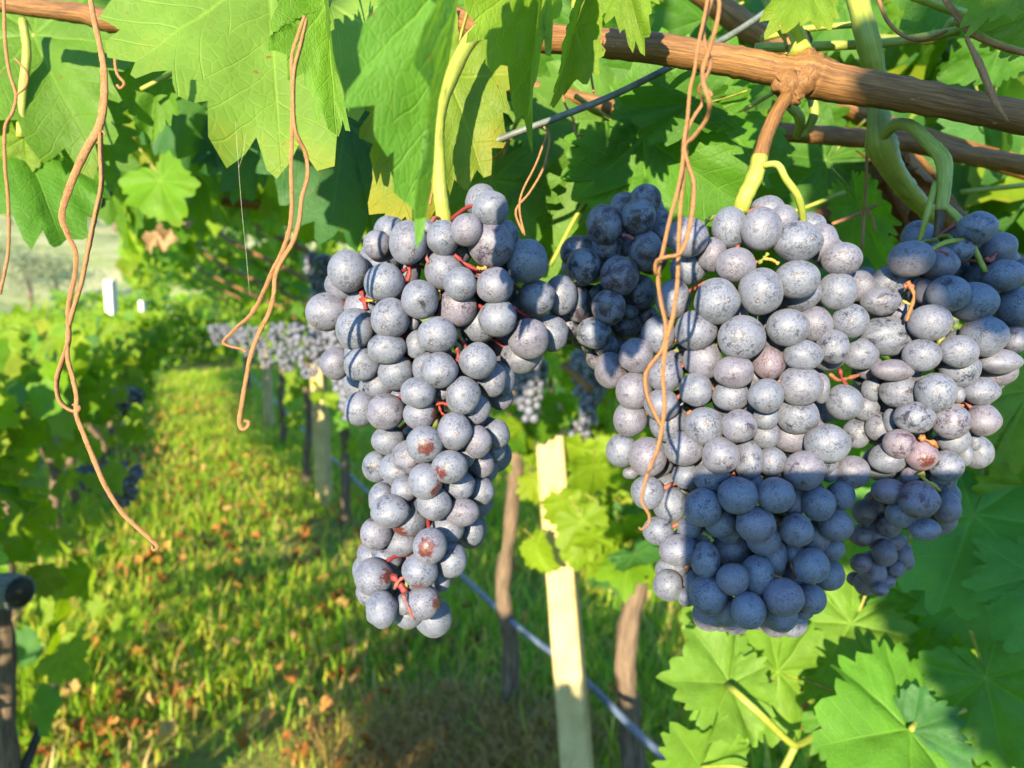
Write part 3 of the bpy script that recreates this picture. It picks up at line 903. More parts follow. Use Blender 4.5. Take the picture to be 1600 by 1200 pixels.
# ------------------------------------------------------------------ far hillside: olives, house
def far_tree(name, label, px, py_base, d, h, w, tint, seed, group):
    r = rng_(seed)
    x, y = (px - 800) / F * d, d
    z = hill_z(x, y)
    v = thing(name, label, 'tree', Vector((x, y, z)), group)
    mb = MB(); mb.tube([(x, y, z - .3), (x + .1, y, z + h * .3), (x - .1, y, z + h * .6)], [h * .05, h * .035, h * .015], 7, lump=.05, rng=r)
    mb.build('trunk', M_TRUNK, v)
    pts = []
    cl = [Vector((x + r.normal(0, w * .30), y + r.normal(0, w * .30), z + h * r.uniform(.38, .92))) for _ in range(16)]
    for _ in range(1400):
        c = cl[r.integers(len(cl))]
        pts.append(c + Vector(r.normal(0, 1, 3)) * w * .13)
    VV, FF, TT, off = [], [], [], 0
    for p in pts:
        s = r.uniform(.10, .22) * w * .30
        M = np.array(rand_frame(r, p, s, .3, .4, .4, 1))
        X = np.array([(0, 0, 0), (.3, .5, .05), (0, 1, 0), (-.3, .5, .05)])
        VV.append(X @ M[:3, :3].T + M[:3, 3] - np.array((x, y, z))); FF.append(np.array([(0, 1, 2), (0, 2, 3)]) + off); off += 4
        k = r.uniform(.7, 1.25); TT.append(np.tile((tint[0] * k, tint[1] * k, tint[2] * k, 1), (4, 1)))
    o = obj('crown', bigmesh('crown', np.vstack(VV), np.vstack(FF), [M_GRASS], False, {'tint': ('FLOAT_COLOR', np.vstack(TT))}), v, Matrix.Translation(Vector((x, y, z))))
    o['kind'] = 'stuff'
G = 'trees on the far hillside'
far_tree('olive_tree', 'pale grey olive tree on the hillside by the left edge', 50, 400, 44, 3.4, 3.6, (.17, .20, .13), 1, G)
far_tree('olive_tree', 'grey green olive tree beside the first olive', 92, 400, 47, 3.0, 3.2, (.13, .17, .11), 2, G)
far_tree('olive_tree', 'olive tree at the very left edge of the hillside', 5, 400, 52, 3.2, 3.4, (.16, .19, .12), 3, G)
far_tree('green_tree', 'dark green tree high on the hillside at the left', 25, 350, 95, 7, 7, (.06, .10, .03), 4, G)
far_tree('green_tree', 'dark green round tree above the pale house', 190, 330, 100, 8, 8, (.06, .10, .035), 5, G)
far_tree('green_tree', 'mid green tree between the olives and the pale house', 112, 345, 84, 5, 5, (.07, .11, .04), 6, G)
far_tree('green_tree', 'mid green tree at the right of the pale house', 250, 335, 90, 6, 7, (.08, .12, .04), 7, G)

def house():
    d = 140.0; x = (150 - 800) / F * d; y = d; z = hill_z(x, y)
    v = thing('house', 'pale beige house wall half hidden by leaves at the left', 'house', Vector((x, y, z)))
    mb = MB(); mb.box((x, y + 3, z + 1.6), 8, 6, 4.4); mb.build('wall', simple('beige_render', (.34, .27, .19), .9, .1, .8, .12), v, False)
    m2 = simple('roof_tile', (.26, .12, .07), .85, .1, 3, .25)
    V = [(x - 4.4, y - .4, z + 3.8), (x + 4.4, y - .4, z + 3.8), (x + 4.4, y + 6.4, z + 3.8), (x - 4.4, y + 6.4, z + 3.8), (x - 4.4, y + 3, z + 5.3), (x + 4.4, y + 3, z + 5.3)]
    Fc = [(0, 1, 5, 4), (2, 3, 4, 5), (0, 4, 3), (1, 2, 5), (3, 2, 1, 0)]
    me = newmesh('roof', np.array(V) - np.array((x, y, z)), Fc, [m2], False); obj('roof', me, v, Matrix.Translation(Vector((x, y, z))))
    mg = simple('dark_window', (.03, .035, .04), .2, .5, 4, .1)
    for k in (-2.4, 0, 2.4):
        mb = MB(); mb.box((x + k, y - .012, z + 2.2), .9, .06, 1.2); mb.build('window', mg, v, False)
house()
# ------------------------------------------------------------------ the near vine: canes, shoots, leaves
def PL(lst, d=None):
    return [P(q[0], q[1], q[2] if len(q) > 2 else d) for q in lst]
def pr(px, d):
    return px / F * d

near = thing('grape_vine', 'near vine with thick brown cane and broad leaves above the bunches', 'grape vine', P(1230, 60, .40))
rN = rng_(301)
def cane(pts, d, wpx, mat=M_CANE, name='cane', sides=14, lump=.035, flute=.035, parent=near, label=None, seed=0, sm=7):
    mb = MB(); q = PL(pts, d)
    dd = [pt[2] if len(pt) > 2 else d for pt in pts]
    w = wpx if hasattr(wpx, '__len__') else [wpx] * len(pts)
    mb.tube(q, [pr(a / 2, b) for a, b in zip(np.interp(np.linspace(0, 1, len(pts)), np.linspace(0, 1, len(w)), w), dd)], sides, smooth=sm, lump=lump, rng=rng_(seed + 5), flute=flute)
    return mb.build(name, mat, parent, label=label)

# thick cane across the top right, with its knot
cane([(640, -20, .46), (720, 35, .44), (800, 55, .42), (900, 64, .40), (1000, 72, .385), (1100, 88, .375), (1170, 100, .372), (1215, 110, .37), (1240, 114, .37), (1262, 118, .37), (1300, 128, .37), (1400, 146, .368), (1500, 165, .366), (1620, 190, .365), (1820, 240, .362), (2200, 300, .36)], None,
     [34, 40, 44, 46, 46, 47, 48, 56, 66, 56, 50, 49, 49, 50], seed=1, label='thick ripe brown cane')
mb = MB()
for (px, py, r_, dd) in ((1262, 96, 20, .368), (1246, 84, 18, .370), (1276, 104, 18, .368), (1228, 128, 22, .366), (1240, 148, 15, .367), (1255, 118, 26, .366), (1250, 66, 17, .374)):
    mb.ball(P(px, py, dd), (pr(r_, dd), pr(r_ * .7, dd), pr(r_ * 1.1, dd)), n=9, m=14)
for i, v in enumerate(mb.v):
    q = np.array(v) * 900; mb.v[i] = np.array(v) + .0011 * np.array([math.sin(q[2] * 1.3 + q[0]), math.sin(q[0] * 1.7), math.sin(q[0] * 2.1 + q[2] * .7)])
mb.build('knot', M_CANE, near)
cane([(1252, 85, .368), (1240, 55, .372), (1215, 20, .378), (1195, -25, .385)], None, [36, 34, 30, 30], M_SHOOT, 'shoot', seed=2)
# second and third canes
cane([(480, 70, .60), (530, 95, .58), (610, 104, .56), (700, 116, .54), (800, 133, .53), (880, 148, .52), (970, 172, .51), (1060, 190, .50), (1200, 205, .50), (1330, 215, .50), (1420, 222, .50), (1500, 240, .50), (1620, 262, .50), (1900, 330, .5), (2250, 380, .5)], None, [22, 24, 24, 26, 28, 30, 28, 32], seed=3)
cane([(-20, 2, .44), (60, 14, .44), (130, 22, .44), (165, 32, .435), (215, 38, .43), (290, 52, .43), (360, 70, .45), (470, 90, .5)], None, [26, 28, 30, 34, 28, 26, 24, 20], seed=4, label='ripe cane along the top left')
cane([(440, -14, .50), (520, 12, .50), (590, 18, .50), (660, 10, .5)], None, [30, 36, 34, 30], seed=5)
cane([(1085, -20, .55), (1150, 30, .55), (1225, 78, .56), (1300, 110, .6)], None, [36, 40, 38, 30], seed=6)
cane([(1380, 200, .56), (1430, 280, .57), (1490, 345, .58), (1560, 400, .6), (1640, 440, .6)], None, [34, 38, 36, 34], seed=7)
cane([(1240, 130, .60), (1400, 200, .62), (1640, 275, .62)], None, [24, 30, 34], seed=8)
for k, (pl, w) in enumerate([([(150, 200, 1.15), (295, 232, 1.2), (420, 262, 1.25)], 13), ([(150, 240, 1.3), (260, 285, 1.35), (340, 312, 1.4), (470, 328, 1.4), (600, 345, 1.4)], 15), ([(330, 300, 1.5), (420, 320, 1.5), (560, 352, 1.5)], 10), ([(880, 570, 1.25), (925, 610, 1.22)], 13),
        ([(1280, 300, .62), (1400, 420, .62)], 9), ([(1365, 180, .6), (1440, 250, .6), (1500, 330, .62)], 10)]):
    cane(pl, None, w, seed=10 + k, sides=8)

# green shoots and bunch stalks
cane([(820, 30, .40), (770, 38, .385), (735, 62, .375), (705, 120, .368), (688, 165, .362), (682, 200, .36), (684, 245, .357), (688, 300, .355), (694, 345, .358), (700, 400, .366)], None, [20, 22, 23, 24, 24, 26, 23, 21, 24, 16], M_SHOOT, 'shoot', seed=20, label='green stalk carrying the left bunch')
cane([(1335, -20, .40), (1350, 40, .39), (1362, 90, .392), (1370, 140, .40), (1374, 190, .40), (1376, 222, .40), (1395, 265, .41), (1425, 305, .43), (1460, 340, .46)], None, [30, 34, 36, 33, 34, 46, 36, 30, 24], M_SHOOT, 'shoot', seed=21)
cane([(1378, 215, .395), (1400, 195, .385), (1425, 198, .378), (1450, 222, .372), (1474, 250, .366), (1476, 290, .363), (1470, 330, .362)], None, [16, 18, 19, 20, 25, 20, 19], M_SHOOT, 'shoot', seed=22, label='green stalk carrying the right hand bunch')
cane([(1470, 325, .362), (1465, 370, .364), (1455, 420, .37)], None, [16, 14, 10], M_TRUNK, 'stalk_end', seed=23)
cane([(1462, 285, .366), (1450, 330, .362), (1435, 385, .366)], None, [10, 11, 9], M_SHOOT, 'shoot', seed=24, sides=8)
cane([(1475, 320, .362), (1500, 345, .358), (1515, 375, .352), (1540, 425, .352)], None, [12, 13, 11, 9], M_SHOOT, 'shoot', seed=25, sides=8)
cane([(1515, 375, .350), (1480, 378, .346), (1452, 392, .344)], None, [8, 8, 7], M_SHOOT, 'shoot', seed=26, sides=8)
cane([(1238, 140, .372), (1220, 165, .362), (1200, 205, .358), (1185, 255, .356)], None, [20, 22, 22, 24], M_CANE, 'stalk', seed=27)
cane([(1188, 245, .3565), (1178, 280, .355), (1160, 320, .356), (1150, 380, .37)], None, [26, 27, 26, 18], M_SHOOT, 'shoot', seed=28, label='pale green stalk carrying the middle bunch')
cane([(1192, 258, .352), (1215, 258, .350), (1228, 280, .350), (1248, 310, .352), (1256, 350, .36)], None, [10, 12, 12, 12, 11], M_SHOOT, 'shoot', seed=29, sides=8)
cane([(1230, 160, .42), (1250, 185, .42), (1245, 215, .43)], None, [15, 16, 12], M_SHOOT, 'shoot', seed=30)
cane([(1268, 150, .42), (1272, 180, .42), (1255, 215, .425)], None, [14, 15, 10], M_SHOOT, 'shoot', seed=31)
for k, (pl, w) in enumerate([([(1180, 75, .41), (1290, 72, .41), (1400, 66, .40), (1500, 48, .39)], 15), ([(1190, 60, .44), (1260, 45, .44), (1340, 38, .43)], 10), ([(1640, 75, .43), (1500, 20, .42), (1420, -10, .42)], 16),
        ([(1640, 285, .55), (1500, 300, .55)], 8), ([(1320, 300, .48), (1220, 335, .48), (1130, 330, .5)], 7), ([(700, -10, .42), (690, 60, .42), (678, 180, .44)], 14), ([(905, -10, .40), (900, 40, .41)], 22), ([(940, 250, .50), (1010, 190, .47), (1060, 165, .45)], 12), ([(860, 415, .52), (905, 330, .51), (955, 262, .5)], 7),
        ([(1490, 30, .37), (1560, 70, .37), (1640, 90, .37)], 12), ([(35, 30, .48), (42, 80, .48), (36, 140, .48), (32, 215, .48)], 13), ([(220, 140, .5), (270, 115, .5), (330, 95, .49)], 7), ([(1370, 60, .41), (1460, 62, .41), (1490, 30, .40)], 13)]):
    cane(pl, None, w, M_SHOOT, 'shoot', seed=40 + k, sides=9)

# grey wire
mb = MB(); mb.tube(PL([(1235, -8, .42), (1150, 50, .415), (1060, 98, .41), (960, 148, .405), (870, 184, .40), (780, 218, .40), (700, 255, .42), (600, 300, .5)]), [pr(5.2, .41)], 8)
tag(mb.build('training_wire', M_WIRE), 'grey training wire slanting under the thick cane', 'wire')

# thin twining tendrils that belong to the vine
def twig(pts, d, wpx, mat=M_TENDRIL, name='tendril', parent=near, seed=0):
    return cane(pts, d, wpx, mat, name, 7, .05, .03, parent, seed=seed, sm=8)
twig([(180, -10, .44), (184, 20, .44), (182, 40, .44), (188, 60, .44), (180, 90, .44), (183, 115, .44), (194, 130, .44), (188, 138, .44), (183, 133, .44)], None, 4.5, seed=1)
twig([(6, -10, .42), (8, 60, .42), (14, 110, .42), (25, 148, .42), (20, 175, .42), (8, 200, .42), (8, 260, .42), (12, 300, .42), (14, 350, .42), (12, 400, .42), (0, 460, .42)], None, 5, seed=2)
twig([(24, 150, .42), (40, 135, .42), (42, 115, .42), (30, 98, .42), (24, 92, .42)], None, 3.5, seed=3)
twig([(648, 165, .37), (650, 210, .37), (665, 240, .37), (680, 305, .37)], None, 4, seed=4)
twig([(652, 170, .372), (660, 205, .37), (650, 230, .37), (675, 280, .37), (672, 320, .37)], None, 3.5, seed=5)
twig([(702, 150, .42), (712, 200, .42), (722, 268, .42), (740, 255, .42), (775, 245, .42), (800, 215, .41)], None, [8, 8, 6, 4, 4, 4], seed=6)
twig([(850, 198, .40), (858, 215, .4), (850, 260, .4), (828, 300, .4), (806, 330, .4), (818, 365, .4)], None, 4, seed=7)
twig([(856, 205, .40), (838, 255, .4), (816, 300, .4), (812, 330, .4), (820, 368, .4)], None, 3.5, seed=8)
twig([(895, 90, .42), (880, 130, .42), (882, 160, .42), (895, 185, .42), (900, 210, .42), (912, 210, .42)], None, 4, seed=9)
twig([(922, 90, .43), (924, 120, .43), (928, 145, .43)], None, 4, seed=10)
twig([(1345, 330, .46), (1360, 335, .46), (1368, 360, .46)], None, 4, seed=11)
twig([(1360, 120, .43), (1352, 300, .45), (1347, 390, .45)], None, 5, seed=12)
twig([(1300, 350, .46), (1340, 335, .46), (1370, 320, .46)], None, 6, seed=13)
twig([(1510, 60, .355), (1530, 100, .352), (1555, 160, .35), (1575, 190, .35)], None, [6, 12, 10, 3], seed=14)
twig([(1370, -10, .38), (1385, 30, .38), (1410, 55, .38), (1440, 62, .38), (1480, 48, .38)], None, 6, seed=15)
twig([(1218, 40, .355), (1228, 55, .355), (1234, 70, .355)], None, 5, seed=16)
twig([(1470, -10, .37), (1500, 30, .365), (1530, 60, .365), (1640, 95, .365)], None, 9, seed=17)

# ---- leaves placed one by one.  base = stalk junction, tip = end of the middle lobe (pixels, depth)
def hero(base, tip, wide=1.0, roll=0.0, tint=(.06, .13, .014), aut=.1, seed=0, parent=near, petiole=.6, **kw):
    b, t = P(*base), P(*tip)
    Y = (t - b); s = Y.length; Y.normalize()
    view = (C0 - (b + t) / 2).normalized()
    Nv = (view - Y * view.dot(Y)).normalized()
    Nr = Quaternion(Y, math.radians(roll)) @ Nv
    args = dict(nteeth=25, rings=10, fold=.12, droop=.15, cup=.06, wave=.085, quilt=.036)
    args.update(kw)
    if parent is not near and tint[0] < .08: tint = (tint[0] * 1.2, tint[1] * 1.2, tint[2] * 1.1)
    me = leaf_mesh('leaf', petiole=petiole, seed=1000 + seed, **args)
    return obj('leaf', me, parent, frame(Y, Nr, s, b, wide), (tint[0] * 1.08, tint[1] * 1.28, tint[2], aut))
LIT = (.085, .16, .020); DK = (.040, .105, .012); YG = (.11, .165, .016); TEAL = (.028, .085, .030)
hero((420, -45, .40), (432, 222, .355), .84, 8, (.11, .175, .032), .30, 1, droop=.10, wave=.05, fold=.05, cup=.03, quilt=.02)          # big lit leaf, top left
hero((512, 5, .345), (522, 205, .335), .30, 35, LIT, .2, 2, fold=.5)                                          # its folded edge
hero((735, -80, .215), (636, 352, .215), .21, 40, (.075, .165, .030), .05, 3, fold=.33, droop=.15, cup=.0, wave=.05)       # blurred folded leaf close to the lens
hero((700, 120, .40), (620, 345, .385), .62, 0, (.11, .15, .018), .52, 4, fold=.1, droop=.1)                     # yellow edged leaf behind it
hero((850, -55, .29), (812, 196, .282), .38, 28, YG, .16, 5, fold=.55, droop=.25, wave=.08)                     # hanging leaf, centre
hero((900, 40, .34), (868, 160, .34), .35, -30, YG, .35, 6, fold=.4)
hero((975, -40, .33), (1002, 57, .32), .55, 0, YG, .2, 7)
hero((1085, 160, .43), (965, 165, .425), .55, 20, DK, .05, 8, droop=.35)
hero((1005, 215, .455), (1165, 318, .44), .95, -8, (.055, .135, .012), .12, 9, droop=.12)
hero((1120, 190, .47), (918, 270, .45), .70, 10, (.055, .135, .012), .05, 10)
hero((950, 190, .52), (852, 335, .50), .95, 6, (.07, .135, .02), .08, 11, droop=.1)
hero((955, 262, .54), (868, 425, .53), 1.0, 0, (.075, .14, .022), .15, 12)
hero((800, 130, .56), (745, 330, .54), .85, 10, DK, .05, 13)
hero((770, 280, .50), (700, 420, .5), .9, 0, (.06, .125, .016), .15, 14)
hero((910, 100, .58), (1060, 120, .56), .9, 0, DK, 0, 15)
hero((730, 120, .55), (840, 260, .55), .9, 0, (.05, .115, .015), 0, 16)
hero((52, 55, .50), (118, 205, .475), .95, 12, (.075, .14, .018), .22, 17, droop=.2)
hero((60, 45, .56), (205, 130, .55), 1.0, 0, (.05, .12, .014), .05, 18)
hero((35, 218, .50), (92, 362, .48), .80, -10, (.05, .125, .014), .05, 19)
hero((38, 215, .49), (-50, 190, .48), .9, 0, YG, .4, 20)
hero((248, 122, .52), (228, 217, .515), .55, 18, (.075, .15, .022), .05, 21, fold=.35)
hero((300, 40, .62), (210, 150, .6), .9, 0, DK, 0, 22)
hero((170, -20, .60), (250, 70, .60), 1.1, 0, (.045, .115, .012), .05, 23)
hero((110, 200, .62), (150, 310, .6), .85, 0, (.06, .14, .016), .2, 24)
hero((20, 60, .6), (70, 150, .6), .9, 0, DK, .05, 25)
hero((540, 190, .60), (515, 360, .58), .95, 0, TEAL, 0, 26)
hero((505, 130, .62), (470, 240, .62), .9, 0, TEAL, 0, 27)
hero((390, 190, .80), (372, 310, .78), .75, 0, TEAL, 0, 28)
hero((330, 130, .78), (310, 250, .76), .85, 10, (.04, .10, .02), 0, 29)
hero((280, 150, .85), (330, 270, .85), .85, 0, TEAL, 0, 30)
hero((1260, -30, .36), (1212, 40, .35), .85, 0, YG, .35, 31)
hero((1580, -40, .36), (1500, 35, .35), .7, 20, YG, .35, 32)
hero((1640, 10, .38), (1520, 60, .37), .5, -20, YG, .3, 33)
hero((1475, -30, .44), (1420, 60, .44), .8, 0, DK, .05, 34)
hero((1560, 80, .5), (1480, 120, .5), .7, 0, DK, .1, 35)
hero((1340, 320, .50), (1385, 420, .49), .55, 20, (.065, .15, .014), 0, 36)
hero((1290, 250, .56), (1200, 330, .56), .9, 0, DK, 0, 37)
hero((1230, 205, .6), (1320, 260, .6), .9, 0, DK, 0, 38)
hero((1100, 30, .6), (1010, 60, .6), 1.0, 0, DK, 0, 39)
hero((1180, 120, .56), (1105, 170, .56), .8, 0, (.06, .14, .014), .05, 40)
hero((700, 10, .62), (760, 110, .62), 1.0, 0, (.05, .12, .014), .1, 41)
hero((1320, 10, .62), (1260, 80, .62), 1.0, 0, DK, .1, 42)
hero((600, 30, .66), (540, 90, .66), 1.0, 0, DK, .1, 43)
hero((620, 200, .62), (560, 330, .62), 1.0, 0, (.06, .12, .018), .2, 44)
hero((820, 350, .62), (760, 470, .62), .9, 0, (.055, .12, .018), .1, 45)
# dry curled leaf in the dark behind the middle bunch
drym = simple('withered_leaf', (.13, .055, .020), .8, .15, 60, .4, bump=.4)
for k, (bs, tp, rl) in enumerate((((1375, 275, .55), (1420, 385, .54), 30), ((1400, 290, .56), (1340, 370, .56), -40))):
    o = hero(bs, tp, .7, rl, seed=60 + k, fold=.5, droop=.7, wave=.35, petiole=0)
    o.data.materials[0] = drym
    o['label'] = 'withered brown leaf'
for k, (bs, tp) in enumerate((((272, 356, 1.7), (264, 382, 1.68)), ((246, 368, 1.8), (252, 388, 1.78)))):
    o = hero(bs, tp, .9, 10, seed=70 + k, fold=.4, droop=.6, wave=.3, petiole=0)
    o.data.materials[0] = simple('sunlit_dead_leaf', (.22, .15, .08), .8, .15, 40, .3)
    o['label'] = 'dead tan leaf hanging in the sun'
# unseen leaves added behind the viewer, casting the shade of the viewer's own body
for k, (x, u, f, s) in enumerate(((.02, .235, -.62, .085), (.075, .16, -.68, .08), (.10, .26, -.70, .09), (.0, .30, -.66, .08), (.06, .33, -.75, .09), (.14, .20, -.66, .085), (.13, .12, -.72, .07), (.06, .08, -.68, .08), (.12, .06, -.70, .085), (.07, .02, -.69, .075), (.14, .0, -.72, .08), (.09, -.04, -.70, .07), (.20, .08, -.70, .09), (.19, .16, -.70, .09))):
    c = C0 + CR * (x - .043) + CU * (u + .03) + CF * f
    obj('leaf', MID[k % 8], near, frame(-CU * .9 + CR * .1 * (k % 3 - 1), -SUN + CU * .3, s, c), leaf_tint(rN))

obj('leaf', MID[2], near, frame(-CU - CR * .05, -SUN, .080, C0 + CR * -.0240 + CU * .134 + CF * .06, .46), leaf_tint(rN))  # unseen leaf added above the frame to shade the bunch squeezed between others
# near canopy fill, behind the hand placed leaves
r = rng_(311)
pts = []; tries = 0
while len(pts) < 215 and tries < 60000:
    tries += 1
    p = RW(r.uniform(-2.1, .2), r.uniform(-1.3, .9), 0)
    t = (p - B0).dot(Nn)
    p.z = canopy_z(t) - .10 + abs(r.normal(0, .13))
    px, py, d = proj(p)
    if d < .60 or not (-150 < px < 1750) or py > (330 if px < 1100 else 300) or py < -200: continue
    pts.append(p)
leaf_objects(near, r, pts, .064, MID, young=.15)
# dense lid far above that keeps the sky out
pts = [RW(r.uniform(-2.4, 2.2), r.uniform(-1.25, 1.2), 0) for _ in range(560)]
for p in pts:
    p.z = 1.74 + abs(r.normal(0, .12))
foliage('foliage', near, r, pts, .068, young=.1, down=.35, upw=1.0)
# dark interior to the right of the near canes
pts = []
while len(pts) < 420:
    p = P(r.uniform(1050, 1750), r.uniform(-60, 480), r.uniform(.72, 1.6))
    if p.z > 1.28: pts.append(p)
foliage('foliage', near, r, pts, .064, young=.05)
# leaves of the canopy behind the viewer, that dapple the leaves at the top
pts = []
for _ in range(420):
    q = C0 + CR * r.uniform(-1.0, .5) + Vector((0, r.uniform(-1.6, -.15), 0)); q.z = 1.62 - .2 * q.y + abs(r.normal(0, .05)) + .02
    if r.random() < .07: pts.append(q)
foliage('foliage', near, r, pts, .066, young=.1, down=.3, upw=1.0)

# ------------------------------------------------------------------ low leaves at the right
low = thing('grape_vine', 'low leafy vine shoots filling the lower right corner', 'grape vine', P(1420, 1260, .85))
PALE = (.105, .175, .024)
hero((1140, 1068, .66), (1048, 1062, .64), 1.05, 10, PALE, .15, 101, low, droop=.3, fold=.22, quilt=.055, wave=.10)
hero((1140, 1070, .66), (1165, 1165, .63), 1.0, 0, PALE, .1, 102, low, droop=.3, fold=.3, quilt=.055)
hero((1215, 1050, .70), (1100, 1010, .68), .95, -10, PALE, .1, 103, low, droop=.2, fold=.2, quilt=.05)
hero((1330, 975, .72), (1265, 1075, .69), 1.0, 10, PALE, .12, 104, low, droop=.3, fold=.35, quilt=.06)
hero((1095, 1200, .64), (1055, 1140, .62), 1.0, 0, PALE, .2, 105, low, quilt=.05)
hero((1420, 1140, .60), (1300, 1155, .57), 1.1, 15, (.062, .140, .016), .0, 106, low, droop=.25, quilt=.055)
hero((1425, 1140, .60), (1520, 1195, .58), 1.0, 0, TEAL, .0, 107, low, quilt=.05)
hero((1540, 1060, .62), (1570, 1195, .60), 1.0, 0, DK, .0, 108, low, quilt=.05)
hero((1520, 805, .66), (1460, 960, .62), 1.25, 5, (.045, .125, .022), 0, 109, low, quilt=.05, droop=.2)
hero((1545, 900, .68), (1600, 1040, .65), 1.2, 0, (.042, .115, .022), 0, 110, low, quilt=.05)
hero((1440, 940, .72), (1425, 1050, .70), .9, 0, (.05, .13, .02), 0, 111, low, quilt=.05)
hero((1350, 920, .78), (1290, 960, .76), 1.2, 0, PALE, .1, 112, low)
hero((1420, 800, .74), (1350, 900, .72), 1.2, 0, (.05, .13, .02), .0, 113, low)
hero((1530, 680, .70), (1500, 800, .68), 1.0, 0, (.045, .12, .018), 0, 114, low)
hero((1610, 610, .66), (1570, 700, .64), 1.0, 0, YG, .2, 115, low)
hero((1600, 760, .66), (1560, 700, .65), 1.0, 0, YG, .25, 116, low)
hero((1610, 790, .70), (1570, 880, .68), 1.1, 0, DK, .1, 117, low)
hero((1115, 960, .80), (1085, 1010, .78), .9, 0, PALE, .2, 118, low)
hero((1330, 1080, .74), (1275, 1130, .72), .9, 0, (.085, .165, .022), .1, 119, low, quilt=.05)
hero((1370, 1060, .70), (1360, 1130, .68), .8, 0, (.08, .16, .02), .1, 120, low)
hero((1620, 900, .60), (1590, 1010, .58), 1.0, 0, (.045, .12, .02), 0, 121, low)
hero((1470, 1070, .8), (1400, 1020, .8), 1.0, 0, DK, 0, 122, low)
hero((1310, 1120, .74), (1350, 1200, .72), 1.0, 0, DK, .1, 123, low)
o = hero((1240, 1100, .80), (1255, 1140, .79), .8, 0, seed=124, parent=low, fold=.4, wave=.3, petiole=0); o.data.materials[0] = simple('rust_leaf', (.26, .10, .03), .8, .15, 40, .3); o['label'] = 'small rust brown dead leaf'
hero((1590, 560, .74), (1560, 640, .73), 1.0, 0, (.055, .13, .02), .2, 125, low)
hero((1450, 600, .85), (1480, 720, .84), 1.1, 0, DK, 0, 126, low)
for k, (pl, w) in enumerate([([(1137, 1072, .655), (1150, 1082, .628), (1190, 1118, .618), (1232, 1158, .63), (1250, 1162, .64), (1285, 1140, .67), (1340, 1110, .70)], 12), ([(1245, 1160, .655), (1225, 1200, .65), (1200, 1240, .64)], 12), ([(1095, 1198, .635), (1150, 1198, .615), (1200, 1215, .63)], 5),
        ([(1520, 1005, .70), (1470, 1040, .71), (1385, 1080, .72), (1310, 1110, .73)], 13), ([(1460, 1045, .71), (1440, 1105, .63), (1424, 1140, .59)], 9), ([(1490, 1050, .71), (1520, 1070, .68), (1540, 1095, .64)], 8), ([(1365, 985, .76), (1360, 1060, .74), (1345, 1085, .74)], 7),
        ([(1420, 960, .74), (1385, 985, .74), (1350, 990, .75)], 7), ([(1400, 960, .74), (1395, 1000, .74), (1365, 1020, .74)], 6), ([(1465, 900, .72), (1440, 945, .73), (1420, 960, .74)], 9), ([(1560, 720, .72), (1545, 780, .7), (1530, 810, .67)], 6)]):
    cane(pl, None, w, M_SHOOT, 'shoot', sides=8, parent=low, seed=80 + k)
cane([(1100, 975, .86), (1140, 1010, .85), (1190, 1045, .84), (1260, 1080, .82), (1330, 1095, .8)], None, [10, 12, 14, 14, 12], M_CANE, 'cane', sides=8, parent=low, seed=90)
cane([(1415, 940, .80), (1408, 980, .80), (1400, 1030, .8)], None, 17, M_CANE, 'cane', sides=8, parent=low, seed=91)
cane([(1440, 1020, .84), (1390, 1045, .84), (1330, 1060, .85)], None, 16, M_TRUNK, 'trunk', sides=9, parent=low, seed=92)
r = rng_(320); pts = []
while len(pts) < 120:
    pts.append(P(r.uniform(1320, 1750), r.uniform(560, 1260), r.uniform(.95, 1.5)))
leaf_objects(low, r, [p for p in pts if p.z > .15], .06, MID, young=.1, sunw=1.0, upw=.6, rnd=.6)

# ------------------------------------------------------------------ dry hanging tendrils
def strands(name, label, lst):
    mb = MB()
    allp = []
    for i, (pts, w) in enumerate(lst):
        q = PL(pts)
        d = np.mean([a[2] for a in pts])
        ww = w if hasattr(w, '__len__') else [w]
        mb.tube(q, [pr(a / 2, d) for a in np.array(ww) * .86], 9, smooth=9, lump=.05, rng=rng_(i + 7), flute=.19)
    o = mb.build(name, M_TENDRIL)
    return tag(o, label, 'tendril', 'dry tendrils hanging from the canes')
dA = .300
strands('dry_tendril', 'long forked dry tendril hanging farthest left over the alley', [
    ([(140, -12, dA), (147, 30, dA), (156, 70, dA), (163, 110, dA), (163, 160, dA), (155, 200, dA), (135, 235, dA), (112, 285, dA), (97, 335, dA), (105, 365, dA), (118, 395, dA), (117, 430, dA), (107, 480, dA), (107, 530, dA), (98, 560, dA), (88, 595, dA), (92, 625, dA), (108, 640, dA), (121, 642, dA), (123, 636, dA), (114, 632, dA)], [9, 10, 13, 14, 13, 9, 8, 8, 8, 7, 7, 6]),
    ([(156, 198, dA), (157, 240, dA), (158, 290, dA), (148, 340, dA), (138, 390, dA), (128, 440, dA), (113, 490, dA), (106, 520, dA), (106, 560, dA), (114, 590, dA), (120, 620, dA), (120, 648, dA), (130, 675, dA), (148, 720, dA), (165, 760, dA), (190, 800, dA), (215, 825, dA), (238, 845, dA), (246, 855, dA), (240, 859, dA), (238, 853, dA)], [9, 8, 8, 8, 7, 8, 8, 9, 8, 7, 6, 5]),
    ([(154, 202, dA), (160, 205, dA), (165, 211, dA)], [5, 4, 2])])
dB = .272
